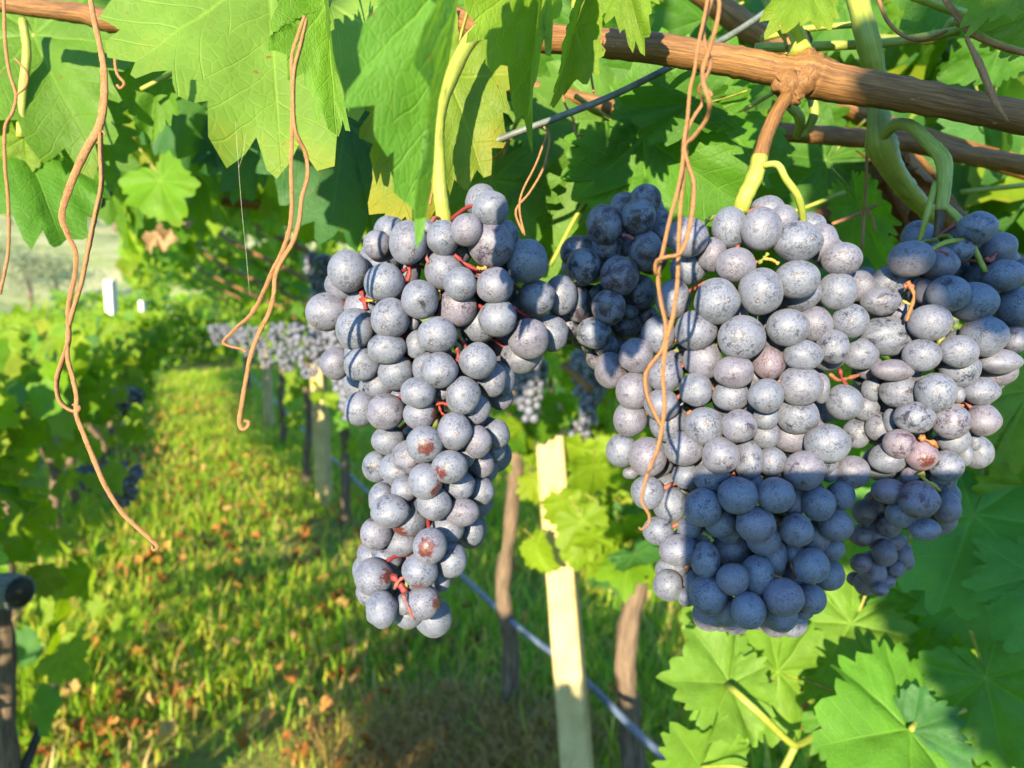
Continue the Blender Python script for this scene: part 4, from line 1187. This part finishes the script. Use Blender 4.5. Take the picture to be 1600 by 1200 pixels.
strands('dry_tendril', 'forked dry tendril with curled tip hanging just left of the left bunch', [
    ([(476, 25, dB), (466, 55, dB), (456, 90, dB), (457, 130, dB), (457, 170, dB), (456, 220, dB), (455, 270, dB), (456, 320, dB), (452, 360, dB), (440, 395, dB), (425, 425, dB), (412, 455, dB), (395, 488, dB), (372, 510, dB), (352, 530, dB), (350, 537, dB), (362, 542, dB), (378, 546, dB), (385, 550, dB)], [6, 7, 7, 7, 8, 8, 7, 6, 5, 5]),
    ([(479, 30, dB - .004), (470, 70, dB - .004), (460, 110, dB - .004), (458, 160, dB - .004), (462, 205, dB - .004), (478, 240, dB), (481, 275, dB), (472, 310, dB), (468, 345, dB), (458, 378, dB), (440, 408, dB), (430, 432, dB), (428, 460, dB), (420, 490, dB), (405, 520, dB), (392, 555, dB), (385, 590, dB), (378, 630, dB), (374, 658, dB), (378, 670, dB), (386, 668, dB), (389, 660, dB), (382, 657, dB)], [6, 7, 7, 7, 8, 8, 8, 8, 8, 7, 6]),
    ([(393, 488, dB), (398, 478, dB)], [6, 3])])
dC = .232
strands('dry_tendril', 'twisted dry tendril of several strands hanging in front of the middle bunch', [
    ([(1108, -12, dC), (1100, 30, dC), (1090, 75, dC), (1085, 110, dC), (1078, 140, dC), (1074, 185, dC), (1068, 225, dC), (1066, 260, dC), (1058, 300, dC), (1046, 345, dC), (1036, 390, dC), (1028, 430, dC), (1032, 470, dC), (1040, 510, dC), (1035, 545, dC), (1015, 572, dC), (1008, 590, dC), (1012, 620, dC), (1025, 650, dC), (1036, 670, dC)], [6, 6, 7, 7, 7, 8, 8, 8]),
    ([(1120, -12, dC - .004), (1124, 10, dC - .004), (1118, 45, dC - .004), (1106, 85, dC), (1098, 110, dC), (1100, 135, dC - .006), (1108, 160, dC - .006), (1104, 185, dC), (1085, 212, dC + .002), (1070, 228, dC), (1075, 255, dC), (1084, 285, dC), (1082, 330, dC), (1074, 370, dC - .004), (1062, 396, dC - .006), (1040, 402, dC - .006), (1026, 408, dC - .004), (1024, 425, dC - .002), (1032, 432, dC + .002)], [6, 8, 8, 8, 7, 7, 9, 8, 7, 6]),
    ([(1116, -12, dC + .004), (1100, 40, dC + .004), (1102, 70, dC + .004), (1110, 100, dC + .002), (1100, 125, dC - .002), (1092, 140, dC), (1098, 160, dC + .003), (1086, 180, dC + .003), (1074, 205, dC + .003), (1072, 240, dC + .004), (1066, 290, dC + .004), (1062, 340, dC + .003), (1060, 390, dC + .003), (1058, 440, dC), (1052, 490, dC), (1042, 530, dC), (1036, 580, dC), (1038, 630, dC), (1034, 670, dC), (1026, 705, dC), (1012, 740, dC), (1003, 775, dC), (1006, 790, dC), (1014, 805, dC), (1013, 818, dC), (1003, 827, dC), (998, 824, dC)], [6, 6, 6, 6, 7, 7, 8, 8, 8, 6, 5, 4]),
    ([(1036, 672, dC), (1030, 695, dC + .003), (1016, 730, dC - .003), (1010, 745, dC + .003), (1006, 760, dC)], [6, 6, 4]),
    ([(1100, 138, dC), (1107, 142, dC - .003), (1112, 148, dC - .004), (1108, 152, dC - .004)], [5, 5, 3])])
mb = MB(); mb.tube(PL([(368, 190, .36), (372, 250, .36), (378, 330, .36), (385, 400, .36), (390, 460, .36)]), [.00006], 5, smooth=3)
mb.tube(PL([(384, 208, .36), (380, 240, .36), (373, 262, .36)]), [.00005], 5, smooth=3)
tag(mb.build('spider_thread', simple('spider_silk', (.30, .30, .24), .4, .5, 50, .2)), 'fine spider thread hanging below the big lit leaf', 'spider thread')
# ------------------------------------------------------------------ grapes
def grape_mesh(i, nu=28, nv=18):
    r = rng_(500 + i)
    th = np.linspace(0, math.pi, nv + 1)[1:-1]; ph = np.linspace(0, 2 * math.pi, nu, endpoint=False)
    V = [(0, 0, 1.0)] + [(math.sin(a) * math.cos(b), math.sin(a) * math.sin(b), math.cos(a)) for a in th for b in ph] + [(0, 0, -1.0)]
    V = np.array(V)
    Fc = [(0, 1 + j, 1 + (j + 1) % nu) for j in range(nu)]
    for k in range(nv - 2):
        b = 1 + k * nu
        Fc += [(b + j, b + nu + j, b + nu + (j + 1) % nu, b + (j + 1) % nu) for j in range(nu)]
    b = 1 + (nv - 2) * nu; e = len(V) - 1
    Fc += [(b + j, e, b + (j + 1) % nu) for j in range(nu)]
    # apex (flower scar) somewhere between the viewer and straight down
    ap = Vector((r.uniform(-.75, .75), -1, r.uniform(-1.15, .25))).normalized()
    if i % 4 == 3: ap = Vector((r.uniform(-1, 1), .4, -1)).normalized()
    q = ap.to_track_quat('Z', 'Y') @ Quaternion((0, 0, 1), r.uniform(0, 6.28))
    Rm = np.array(q.to_matrix())            # local apex frame -> object
    gc = V @ Rm                              # coordinates in the apex frame
    lump = 1 + .030 * np.sin(V @ r.normal(0, 2.2, 3) + 1) + .018 * np.sin(V @ r.normal(0, 3.5, 3))
    lump -= .012 * np.exp(-((gc[:, 2] - 1) / .02) ** 2)
    Vd = V * lump[:, None]
    return newmesh('grape_%d' % i, Vd, Fc, [M_GRAPE], True, {'gc': ('FLOAT_VECTOR', gc)})
GM = [grape_mesh(i) for i in range(20)]
GL = [grape_mesh(40 + i, 14, 9) for i in range(6)]

PLACED_C = np.zeros((0, 3)); PLACED_R = np.zeros(0)
def ray(px, py):
    return np.array(CR * ((px - 800) / F) - CU * ((py - 600) / F) + CF)
C0a = np.array(C0)
def settle(px, py, rp, d0, dmax, tight=.88):
    """push a grape back along its ray until it clears the grapes in front of it"""
    v = ray(px, py)
    d = d0
    while d < dmax:
        if len(PLACED_R) == 0: return d
        c = C0a + v * d
        g = np.linalg.norm(PLACED_C - c, axis=1) - tight * (PLACED_R + rp / F * d)
        if g.min() >= 0: return d
        d += max(.0006, min(.004, -g.min() * .5))
    return None

def conv(L, x0, y0, k):
    out = []
    for q in L:
        x, y, rx = q[0], q[1], q[2]
        ry = q[3] if len(q) > 3 else rx
        fl = q[4] if len(q) > 4 else 0
        if fl & 1 and ry < .86 * rx and rx > 50:
            y -= (.94 * rx - ry); ry = .94 * rx
        out.append((x0 + x / k, y0 + y / k, rx / k * 1.02, ry / k * 1.02, fl))
    return out
# (x, y, half width, half height, flag): flag 1 behind its neighbours, 2 reddish patch at the tip, 4 rosy skin
LEFT = conv([(1020,85,95,92),(898,198,80,86),(1025,275,118,125),(1100,235,68,85,1),(775,242,87,92),(592,262,98,112),(430,277,70,75,1),(690,190,40,45,1),(280,410,103,107),(455,390,92,60,1),(471,472,105,97),(250,500,88,62,1),
  (175,625,112,97),(318,712,102,107),(500,658,98,102),(652,558,97,102),(780,420,105,88,1),(865,482,85,90),(1212,360,110,113),(1045,488,95,92),(1262,548,95,90),(1385,540,85,103,1),(850,615,105,85,5),(1060,658,98,98),(965,690,92,98,1),
  (745,745,104,92),(1220,762,105,107),(1335,735,92,95,1),(1180,855,105,92,1),(955,878,98,94),(755,930,97,92),(690,920,75,85,1),(480,815,100,82),(215,892,78,88,1),(350,897,93,88),(530,940,90,95),(878,1060,90,100),(1030,975,75,90,1),
  (1080,975,70,95,1),(645,1045,92,80),(440,1015,75,60,1),(345,1130,85,88),(480,1145,100,92),(655,1160,85,80,2),(930,1130,90,85,1),(1075,1070,65,70,1),(770,1040,40,45,1),(640,795,60,75,1),(620,680,30,40,1)], 460, 300, 10 / 3) + \
 conv([(680,178,95,97,2),(490,170,85,68,1),(834,115,90,98),(955,168,75,83),(1050,130,72,80,1),(1045,205,58,65,1),(600,245,90,85,3),(430,295,72,82,1),(530,310,85,85,1),(810,297,92,87,2),(682,372,88,92,2),(980,287,62,70,1),(860,392,80,75,1),
  (972,425,70,75,1),(575,430,70,50,1),(457,465,70,85,1),(500,530,100,85),(730,490,90,85),(875,533,88,75),(597,570,92,92,2),(800,625,85,70,1),(927,630,60,75,1),(425,645,80,85),(560,690,80,70,1),(705,710,87,92,2),(818,785,82,90),
  (480,790,80,60,1),(655,840,92,95,2),(412,872,103,95,2),(772,890,42,60,1),(670,1008,90,85,2),(455,1040,82,93,2),(570,1015,48,55,1),(895,240,50,60,1)], 460, 640, 10 / 3)
MIDB = conv([(215,168,95,102),(392,130,88,95),(75,320,88,75,1),(105,388,88,95),(230,300,85,70,1),(432,312,90,107),(520,215,65,75,1),(292,440,98,104),(395,525,88,90,1),(75,580,75,95,1),(238,600,88,92),(160,735,90,80),(345,625,48,40,1),(440,645,52,52,1),
  (330,705,80,60,1),(390,740,65,50,1),(225,805,60,60,1),(275,815,55,50,1),(25,705,50,60,1)], 880, 300, 10 / 3)
RIGHT = conv([(650,235,105,100),(865,188,92,105,1),(1030,195,105,110),(1145,145,72,75,1),(1220,262,125,105),(1345,265,80,100,1),(1450,350,100,87),(775,325,75,90,1),(897,380,103,90),(1220,455,113,97),(1235,540,108,85,1),(800,572,115,118),(1028,518,110,122),
  (1430,520,95,98),(1545,490,72,80,1),(655,405,92,78,1),(575,560,88,100,1),(690,722,110,100),(925,760,122,113),(1170,705,108,95),(1310,690,90,92,1),(1495,672,88,90),(495,742,85,95,1),(380,850,90,92),(250,930,88,92),(728,872,98,100),(890,935,102,85),
  (1072,892,82,85,5),(1250,850,97,80),(1405,805,80,88),(1545,845,90,82,1),(530,950,90,95),(365,1038,93,95),(690,1030,85,85),(875,1060,94,80),(1056,1062,90,92),(1235,1012,110,103),(1340,1020,45,80,1),(1465,1095,95,90),(515,1110,90,85),(370,1140,70,55,1),
  (350,1183,88,90),(1220,1165,108,95)], 880, 300, 10 / 3) + \
 conv([(550,88,102,80,1),(735,85,100,100),(915,85,92,85),(1055,40,62,66,1),(1055,140,78,62,1),(1190,160,92,62,1),(1375,175,113,101),(1330,250,100,100,1),(305,212,80,88),(440,245,98,100),(630,205,96,88),(820,240,98,95),(966,262,77,102,1),(1087,270,75,75,1),
  (1258,318,100,102),(1385,330,48,48,1),(1508,345,88,65,1),(350,330,40,32,1),(440,430,85,85),(560,495,92,90),(640,348,70,68,1),(775,360,92,78,1),(728,512,97,97),(910,450,102,95),(1107,448,95,92),(1200,490,55,75,1),(1330,490,85,85),(1440,450,75,75,1),
  (495,630,78,72),(1003,600,98,93),(820,590,82,75,1),(870,650,70,50,1),(660,620,62,50,1),(1215,630,85,88),(1312,660,72,82,1),(1420,605,85,80),(1045,680,90,75,1),(605,735,102,80),(740,780,72,92),(880,737,95,80,1),(1090,760,75,90,1),(1012,862,85,102,1),
  (1200,750,48,50,1),(1400,730,65,55,1),(1297,815,90,88),(1385,862,80,80,1),(560,845,78,65,1),(885,885,82,82),(545,912,76,82),(690,900,62,62,1),(758,965,97,100),(645,975,48,50,1),(845,1040,70,82,1),(965,1045,87,92),(1148,980,100,97),(1290,985,76,76),
  (1132,1092,86,66,1),(1255,1060,45,32,1),(800,1090,45,40,1)], 880, 640, 10 / 3)
FARR = conv([(1278,248,127,110),(1155,405,90,80,1),(1415,430,125,80,1),(815,465,150,125),(1010,525,125,95,1),(1460,580,130,110),(1600,545,70,85),(660,645,118,95,1),(605,760,130,100),(480,640,100,85,1),(920,690,72,90,1),(1075,705,140,122),(1245,760,162,132),
  (1548,800,142,142),(950,910,140,125),(645,1000,180,135),(700,1010,130,130,1),(1325,1000,150,140),(1540,1030,85,90),(890,1132,122,110),(1145,1070,90,110,1),(1145,1105,130,112),(1428,1180,145,85),(740,850,80,60,1)], 1240, 300, 40 / 9) + \
 conv([(690,85,138,76),(735,235,130,110),(988,235,130,132),(1155,115,130,80,1),(1410,130,130,65,1),(1300,230,120,95),(1140,250,45,60,1),(840,410,132,110),(1090,435,125,120),(1315,430,112,110),(670,430,40,80,1),(590,480,90,90,1),(735,590,105,98,4),(655,690,125,105),
  (885,670,108,110,6),(1115,590,105,76,1),(1060,750,107,108),(1190,670,50,75,1),(1255,580,42,60,1),(805,825,60,45,5),(870,985,130,128,4),(660,920,110,85,4),(1060,1035,90,115,4),(755,1080,105,100),(915,1190,105,76),(1030,1130,80,60,5),(1030,860,92,60,1),
  (550,215,75,80,1),(530,90,90,60,1),(500,340,90,90,1),(440,520,90,100,1)], 1240, 560, 40 / 9)
WITH = [(1350,800,19),(1372,790,22),(1345,838,18),(1368,838,19),(1393,845,19),(1408,868,17),(1382,864,18),(1345,880,17),(1365,895,19),(1384,908,15),(1352,912,17),(1375,921,13),(1390,822,18),(1360,815,17),(1335,905,12),(1400,890,13)]
WITH = [(a, b, c, c * rr, 4) for (a, b, c), rr in zip(WITH, [1, 1.1, .9, 1.2, .9, 1.2, 1.2, .9, 1.15, .8, 1.1, .9, 1, 1, .9, 1])]

rG = rng_(600)
def add_grape(par, px, py, rx, ry, d, fl, mesh=None, bloom=None, named='grape'):
    global PLACED_C, PLACED_R
    c = C0a + ray(px, py) * d
    a, b = pr(rx, d), pr(ry, d)
    ob = obj(named, mesh or GM[rG.integers(len(GM))], par,
             Matrix.Translation(Vector(c)) @ Matrix.Rotation(-PITCH, 4, 'X') @ Matrix.Diagonal((a, (a + b) / 2, b, 1)),
             (bloom if bloom is not None else rG.beta(2.2, 1.8), (.8 if fl == 6 else rG.uniform(.3, .55)) if fl & 4 else rG.random() ** 3 * .3, 1.0 if fl & 2 else 0.0, 1))
    if fl == 6: ob['label'] = 'bright pink unripe grape'
    PLACED_C = np.vstack([PLACED_C, c]); PLACED_R = np.append(PLACED_R, (a + b) / 2)
    return c, d

def hero_bunch(label, L, base, axis, halfw, bulge, top, D, reds, fill, stemcol, bloom=(.3, 1.15), maxn=285, behind=.012, redpatch=None, fillr=(27, 31), named='grape'):
    """axis: x of the bunch axis against y (pairs)"""
    par = thing('grape_bunch', label, 'grape bunch', P(*base), 'ripe grape bunches close to the camera')
    ys, xs = [a[1] for a in axis], [a[0] for a in axis]
    def base_d(px, py):
        u = (px - np.interp(py, ys, xs)) / np.interp(py, ys, halfw)
        return D + bulge * min(u * u, 1.6)
    front = [q for q in L if not q[4] & 1]; back = [q for q in L if q[4] & 1]
    cs = []
    for q in front + back:
        d0 = base_d(q[0], q[1]) + (.011 if q[4] & 1 else rG.uniform(0, .0045))
        d = settle(q[0], q[1], (q[2] + q[3]) / 2, d0, d0 + .09, .82)
        if d is None: continue
        c, d = add_grape(par, q[0], q[1], q[2], q[3], d, q[4], bloom=bloom[0] + (bloom[1] - bloom[0]) * rG.beta(2.2, 1.8), named=named)
        cs.append((c, d, q))
    # inner and rear grapes
    n = len(cs); tries = 0; src = list(L)
    while n < min(maxn, len(cs) + fill) and tries < fill * 40:
        tries += 1
        q = src[rG.integers(len(src))]
        ax = np.interp(q[1], ys, xs)
        px = q[0] + rG.normal(0, 14) + (ax - q[0]) * rG.uniform(.05, .45); py = q[1] + rG.normal(0, 12)
        rr = rG.uniform(*fillr) * .92
        d0 = base_d(px, py) + behind + (0 if rG.random() < .5 else rG.uniform(.0, .035))
        d = settle(px, py, rr, d0, D + bulge * .8 + .062, .90)
        if d is None: continue
        add_grape(par, px, py, rr * rG.uniform(.95, 1.05), rr * rG.uniform(.95, 1.05), d, 0, bloom=bloom[0] + (bloom[1] - bloom[0]) * rG.beta(2.2, 1.8), named=named)
        n += 1
    # rachis and stalks
    mb = MB()
    axd = D + bulge * .5 + .012
    apts = [P(*top)] + [P(x, y, axd) for x, y in axis[1:]]
    mb.tube(apts, [.0019, .0022, .0018, .0012, .0008], 8, smooth=5, col=stemcol[0], lump=.06, rng=rG)
    asm = spline(apts, 8)
    for (c, d, q) in cs:
        if rG.random() < .6: continue
        k = np.argmin(np.linalg.norm(asm - (c + np.array([0, 0, .010])), axis=1))
        a = asm[k]
        m = (c * .55 + a * .45) + np.array([0, 0, .004])
        mb.tube([c + (a - c) * .10, m, a], [.0011, .0009, .0012], 6, smooth=4, col=stemcol[1 + rG.integers(len(stemcol) - 1)], lump=.08, rng=rG)
    for (pl, wpx, colr, dz) in reds:
        mid = pl[len(pl) // 2]
        q = [P(x, y, base_d(x, y) + dz + .0035) for x, y in pl]
        mb.tube(q, [pr(w / 2 * .85 * (.82, 1.0, .72, .95)[j % 4], D) for j, w in enumerate(list(wpx) * 2)], 8, smooth=5, col=tuple(c * rG.uniform(.75, 1.1) for c in colr[:3]) + (1,), lump=.20, rng=rG)
    mb.build('stem', M_STEM, par)
    return par
RED = (.19, .022, .022, 1); PINK = (.25, .075, .06, 1); GRN = (.16, .19, .035, 1); ORG = (.25, .10, .035, 1); YEL = (.32, .24, .05, 1); BRN = (.16, .07, .03, 1)
hero_bunch('long tapering grape bunch at the centre left with rusty patches on its lower grapes', LEFT, (692, 330, .36), [(694, 340), (690, 420), (680, 560), (690, 700), (650, 850), (625, 960)],
           [190, 215, 190, 115, 95, 75], .034, (696, 350, .362), .330,
           [([(540, 476), (556, 470), (570, 468), (588, 472)], [13, 10, 8, 7], RED, .004), ([(563, 452), (568, 466), (572, 484)], [9, 9, 9], RED, .004), ([(636, 408), (640, 425), (636, 440)], [8, 10, 9], RED, .004), ([(710, 398), (730, 414), (750, 422), (772, 420)], [8, 9, 8, 9], RED, .002),
            ([(745, 418), (752, 420), (760, 418)], [9, 10, 8], YEL, -.001), ([(800, 480), (815, 490), (832, 497)], [9, 9, 9], RED, .003), ([(712, 540), (716, 555), (712, 570)], [9, 12, 8], RED, .002), ([(680, 632), (692, 630), (702, 634)], [7, 8, 7], RED, .002), ([(686, 634), (690, 645), (698, 650)], [6, 6, 5], RED, .002),
            ([(612, 898), (624, 912), (634, 926)], [14, 16, 10], RED, .000), ([(616, 920), (625, 906), (636, 900)], [7, 9, 7], PINK, -.002), ([(630, 930), (638, 948), (648, 968)], [7, 6, 2], PINK, -.002), ([(668, 390), (666, 400), (670, 412)], [7, 7, 7], PINK, .004), ([(684, 454), (687, 460), (684, 470)], [8, 8, 6], YEL, .006), ([(757, 350), (764, 352), (772, 350)], [8, 8, 8], PINK, .003), ([(572, 470), (582, 470), (590, 474)], [7, 6, 6], YEL, .002)],
           110, [GRN, RED, RED, PINK])
hero_bunch('broad heavy grape bunch in the middle with the sharp square shadow on it', RIGHT, (1160, 320, .36), [(1158, 330), (1170, 400), (1180, 560), (1190, 700), (1190, 850), (1185, 960)],
           [240, 260, 265, 255, 200, 130], .042, (1156, 335, .358), .330,
           [([(1185, 412), (1193, 404), (1200, 396)], [7, 8, 7], GRN, .000), ([(1193, 404), (1206, 406), (1216, 412)], [8, 7, 8], YEL, .000), ([(1183, 408), (1178, 414)], [7, 6], PINK, .0), ([(1296, 584), (1310, 594), (1328, 590), (1342, 586)], [9, 12, 9, 8], ORG, .000), ([(1312, 576), (1316, 592), (1324, 604)], [7, 10, 9], RED, -.001), ([(1098, 832), (1108, 838), (1114, 846)], [9, 10, 8], GRN, .004), ([(1206, 898), (1225, 904), (1240, 910)], [5, 6, 4], BRN, .0), ([(1236, 880), (1240, 895), (1242, 905)], [6, 6, 5], BRN, .004), ([(1216, 594), (1222, 600)], [7, 7], ORG, .002)],
           95, [GRN, GRN, PINK, ORG])
hero_bunch('grape bunch at the right edge with pink grapes and one grape on a lone stalk', FARR, (1465, 350, .36), [(1462, 360), (1465, 420), (1470, 540), (1450, 680), (1430, 780), (1420, 850)],
           [120, 140, 150, 120, 90, 60], .028, (1462, 372, .364), .338,
           [([(1418, 440), (1428, 462), (1420, 490), (1416, 502)], [9, 9, 8, 6], ORG, -.003), ([(1412, 448), (1420, 446), (1428, 450)], [12, 12, 8], PINK, -.003), ([(1410, 470), (1422, 476)], [6, 6], YEL, -.003), ([(1436, 682), (1448, 688), (1458, 692), (1466, 700)], [11, 13, 7, 5], ORG, -.003), ([(1438, 738), (1445, 750), (1458, 758), (1468, 766)], [14, 12, 8, 8], YEL, -.001), ([(1455, 395), (1470, 392), (1482, 398)], [7, 8, 5], PINK, -.004), ([(1494, 632), (1506, 634)], [6, 6], ORG, .0), ([(1540, 402), (1546, 408), (1556, 396)], [10, 9, 5], PINK, .0), ([(1415, 550), (1440, 556), (1462, 545)], [6, 6, 5], ORG, .004)],
           70, [GRN, GRN, PINK, ORG], bloom=(.1, 1))
hero_bunch('dark shaded grape bunch squeezed between the left and middle bunches', MIDB, (975, 340, .39), [(975, 335), (960, 380), (950, 440), (945, 500), (955, 560)],
           [110, 110, 100, 80, 60], .020, (975, 345, .40), .362,
           [([(972, 368), (980, 368), (990, 374)], [9, 9, 8], PINK, -.004), ([(1004, 362), (1012, 360), (1018, 358)], [8, 8, 6], PINK, -.002), ([(894, 432), (900, 440)], [7, 7], YEL, -.004), ([(978, 402), (986, 404)], [7, 7], GRN, .0)],
           35, [GRN, PINK, GRN], bloom=(-.9, .15))
hero_bunch('small shrivelled purple bunch hanging low right of the middle bunch', WITH, (1385, 770, .40), [(1390, 770), (1375, 810), (1372, 860), (1368, 915)], [45, 45, 45, 30], .014, (1392, 760, .40), .395, [], 12, [GRN, BRN, PINK], bloom=(.2, .8), fillr=(17, 20), behind=.008)

# ---- bunches further off
def small_bunch(label, px, py0, py1, wpx, d, gr_px, seed, bloom=(.2, 1), n=None, t_group='grape bunches hanging along the row', mesh=None):
    r = rng_(seed)
    top = P(px, py0, d); Lm = (py1 - py0) / F * d; Wm = wpx / F * d / 2; gr = gr_px / F * d / 2
    par = thing('grape_bunch', label, 'grape bunch', top, t_group)
    C, Rr = [], []
    nn = n or 85
    tr = 0
    while len(C) < nn and tr < nn * 60:
        tr += 1
        f = r.random() ** .8
        half = Wm * (1 - .72 * f ** 1.3) * (.75 + .25 * math.sin(min(1, f * 5) * 1.57))
        a = r.uniform(0, 6.283); q = half * r.uniform(.55, 1.0)
        c = np.array((top.x + math.cos(a) * q, top.y + math.sin(a) * q, top.z - gr - f * (Lm - gr)))
        if C and (np.linalg.norm(np.array(C) - c, axis=1) < 1.62 * gr).any(): continue
        C.append(c)
        s = gr * r.uniform(.88, 1.12)
        obj('grape', GL[r.integers(len(GL))], par, Matrix.Translation(Vector(c)) @ Matrix.Diagonal((s, s, s * r.uniform(.95, 1.12), 1)), (bloom[0] + (bloom[1] - bloom[0]) * r.random(), r.random() ** 3 * .3, 0, .25))
    mb = MB(); mb.tube([top + Vector((0.003, 0, .09)), top + Vector((0, 0, .02)), top - Vector((0, 0, Lm * .5)), top - Vector((0, 0, Lm * .9))], [.0022, .0025, .0018, .001], 6, smooth=4, col=GRN)
    mb.build('stem', M_STEM, par)
    return par
SB = [('blurred bunch hanging left of the left bunch, lowest of that line', 548, 545, 655, 74, 2.05, 11.5, 0), ('pale lilac bunch just behind the left bunch', 535, 505, 590, 62, 2.45, 9.5, 0), ('dark shaded bunch between lilac bunches behind the left bunch', 508, 515, 575, 56, 2.7, 9.5, 1),
      ('wide lilac bunch in the line of bunches along the alley', 482, 500, 592, 64, 2.9, 8.6, 0), ('lilac bunch left of the wide lilac bunch', 446, 500, 582, 50, 3.7, 7, 0), ('slim lilac bunch behind the curled tendril tip', 416, 508, 575, 44, 4.5, 6.2, 0),
      ('small lilac bunch at the tendril hook', 388, 508, 556, 40, 5.4, 5.6, 0), ('small lilac bunch beside the far end of the line', 364, 505, 545, 36, 6.2, 5.2, 0), ('tiny lilac bunch at the far end of the line', 340, 505, 540, 30, 7.6, 4.6, 0),
      ('dark bunch in shade above the line of lilac bunches', 496, 395, 462, 46, 2.2, 9, 1), ('grey bunch in sun hanging above the pale post', 826, 552, 655, 62, 1.55, 13.5, 0), ('blue shaded bunch hanging right of the sunlit grey bunch', 922, 545, 662, 62, 1.45, 13.5, 1),
      ('dark slim bunch low behind the leaves right of the pale post', 906, 655, 755, 34, 1.9, 11, 1), ('dark bunch low in the left row beside the tendril', 188, 722, 792, 74, 2.45, 10, 1), ('smaller dark bunch left of the dark bunch in the left row', 138, 728, 765, 50, 2.5, 10, 1),
      ('dark bunch higher in the left row near the alley', 200, 605, 650, 50, 3.1, 9, 1), ('dark bunch low behind the pale leaves at the lower right', 1345, 1055, 1105, 90, .95, 24, 1)]
for i, (lb, px, a, b2, w, d, g, dk) in enumerate(SB):
    small_bunch(lb, px, a, b2, w, d, g, 700 + i, (0, .4) if dk else (.9, 1.2), n=60 if g < 7 else 80)
def few(label, lst, d, dark):
    par = thing('grape_bunch', label, 'grape bunch', P(lst[0][0], lst[0][1] - 20, d))
    mb = MB()
    for (x, y, rr) in lst:
        add_grape(par, x, y, rr, rr, d + rG.uniform(0, .01), 0, bloom=-.3 if dark else .6)
    q = PL([(lst[0][0], lst[0][1] - 40), (lst[0][0], lst[0][1] - 10), (lst[-1][0], lst[-1][1])], d + .012)
    mb.tube(q, [.0014], 6, col=GRN); mb.build('stem', M_STEM, par)
few('few small dark grapes among the leaves at the upper left', [(158, 292, 13), (152, 315, 12), (141, 312, 12), (165, 302, 10)], .62, 0)
few('black shaded grapes behind the big leaf at the top', [(535, 34, 22), (528, 48, 18), (548, 24, 16)], .52, 1)
few('dark grapes with a pinkish one at the far upper left', [(6, 116, 16), (12, 135, 15), (30, 130, 14), (0, 140, 15)], .62, 0)
few('dark grape in a gap of the upper left leaf', [(110, 42, 14), (118, 50, 10)], .68, 1)

# ---- the telephone whose shadow falls on the bunches: it is held round the lens that takes the picture
def phone():
    import bmesh
    x0, x1, z1, z0 = -.0140, .1400, .0205, -.0500
    cx, cz = (x0 + x1) / 2, (z0 + z1) / 2
    th = .008
    q = C0 + CR * cx + CU * cz - CF * (.0022 + th / 2)
    R = Matrix((CR, CF, CU)).transposed().to_4x4()
    root = thing('smartphone', 'black smartphone held level in front of the grapes, behind the viewpoint', 'phone', q)
    bm = bmesh.new(); bmesh.ops.create_cube(bm, size=1)
    for v in bm.verts: v.co = Vector((v.co.x * (x1 - x0), v.co.y * th, v.co.z * (z1 - z0)))
    ed = [e for e in bm.edges if abs(e.verts[0].co.y - e.verts[1].co.y) > th * .5]
    bmesh.ops.bevel(bm, geom=ed, offset=.009, segments=5, affect='EDGES', profile=.5)
    bmesh.ops.bevel(bm, geom=[e for e in bm.edges if abs(e.verts[0].co.y - e.verts[1].co.y) < 1e-5], offset=.0012, segments=2, affect='EDGES')
    me = bpy.data.meshes.new('body'); bm.to_mesh(me); bm.free(); me.materials.append(M_BLACK)
    obj('body', me, root, Matrix.Translation(q) @ R)
    mb = MB(); c = C0 - CF * (.0022 + th + .0002)
    me2 = None
    p2 = q - CF * (th / 2 + .0004)
    mb.box(p2, (x1 - x0) * .95, .0004, (z1 - z0) * .92, R.to_3x3()); mb.build('screen', M_GLASS, root, False)
    for k in range(2):
        lc = C0 + CR * (.022 * (k + 1) + .004) - CF * .0022
        mb = MB(); mb.tube([lc - CF * .0005, lc + CF * .0010], [.0052, .0050], 16, smooth=0); mb.build('camera_lens', M_GLASS, root)
phone()
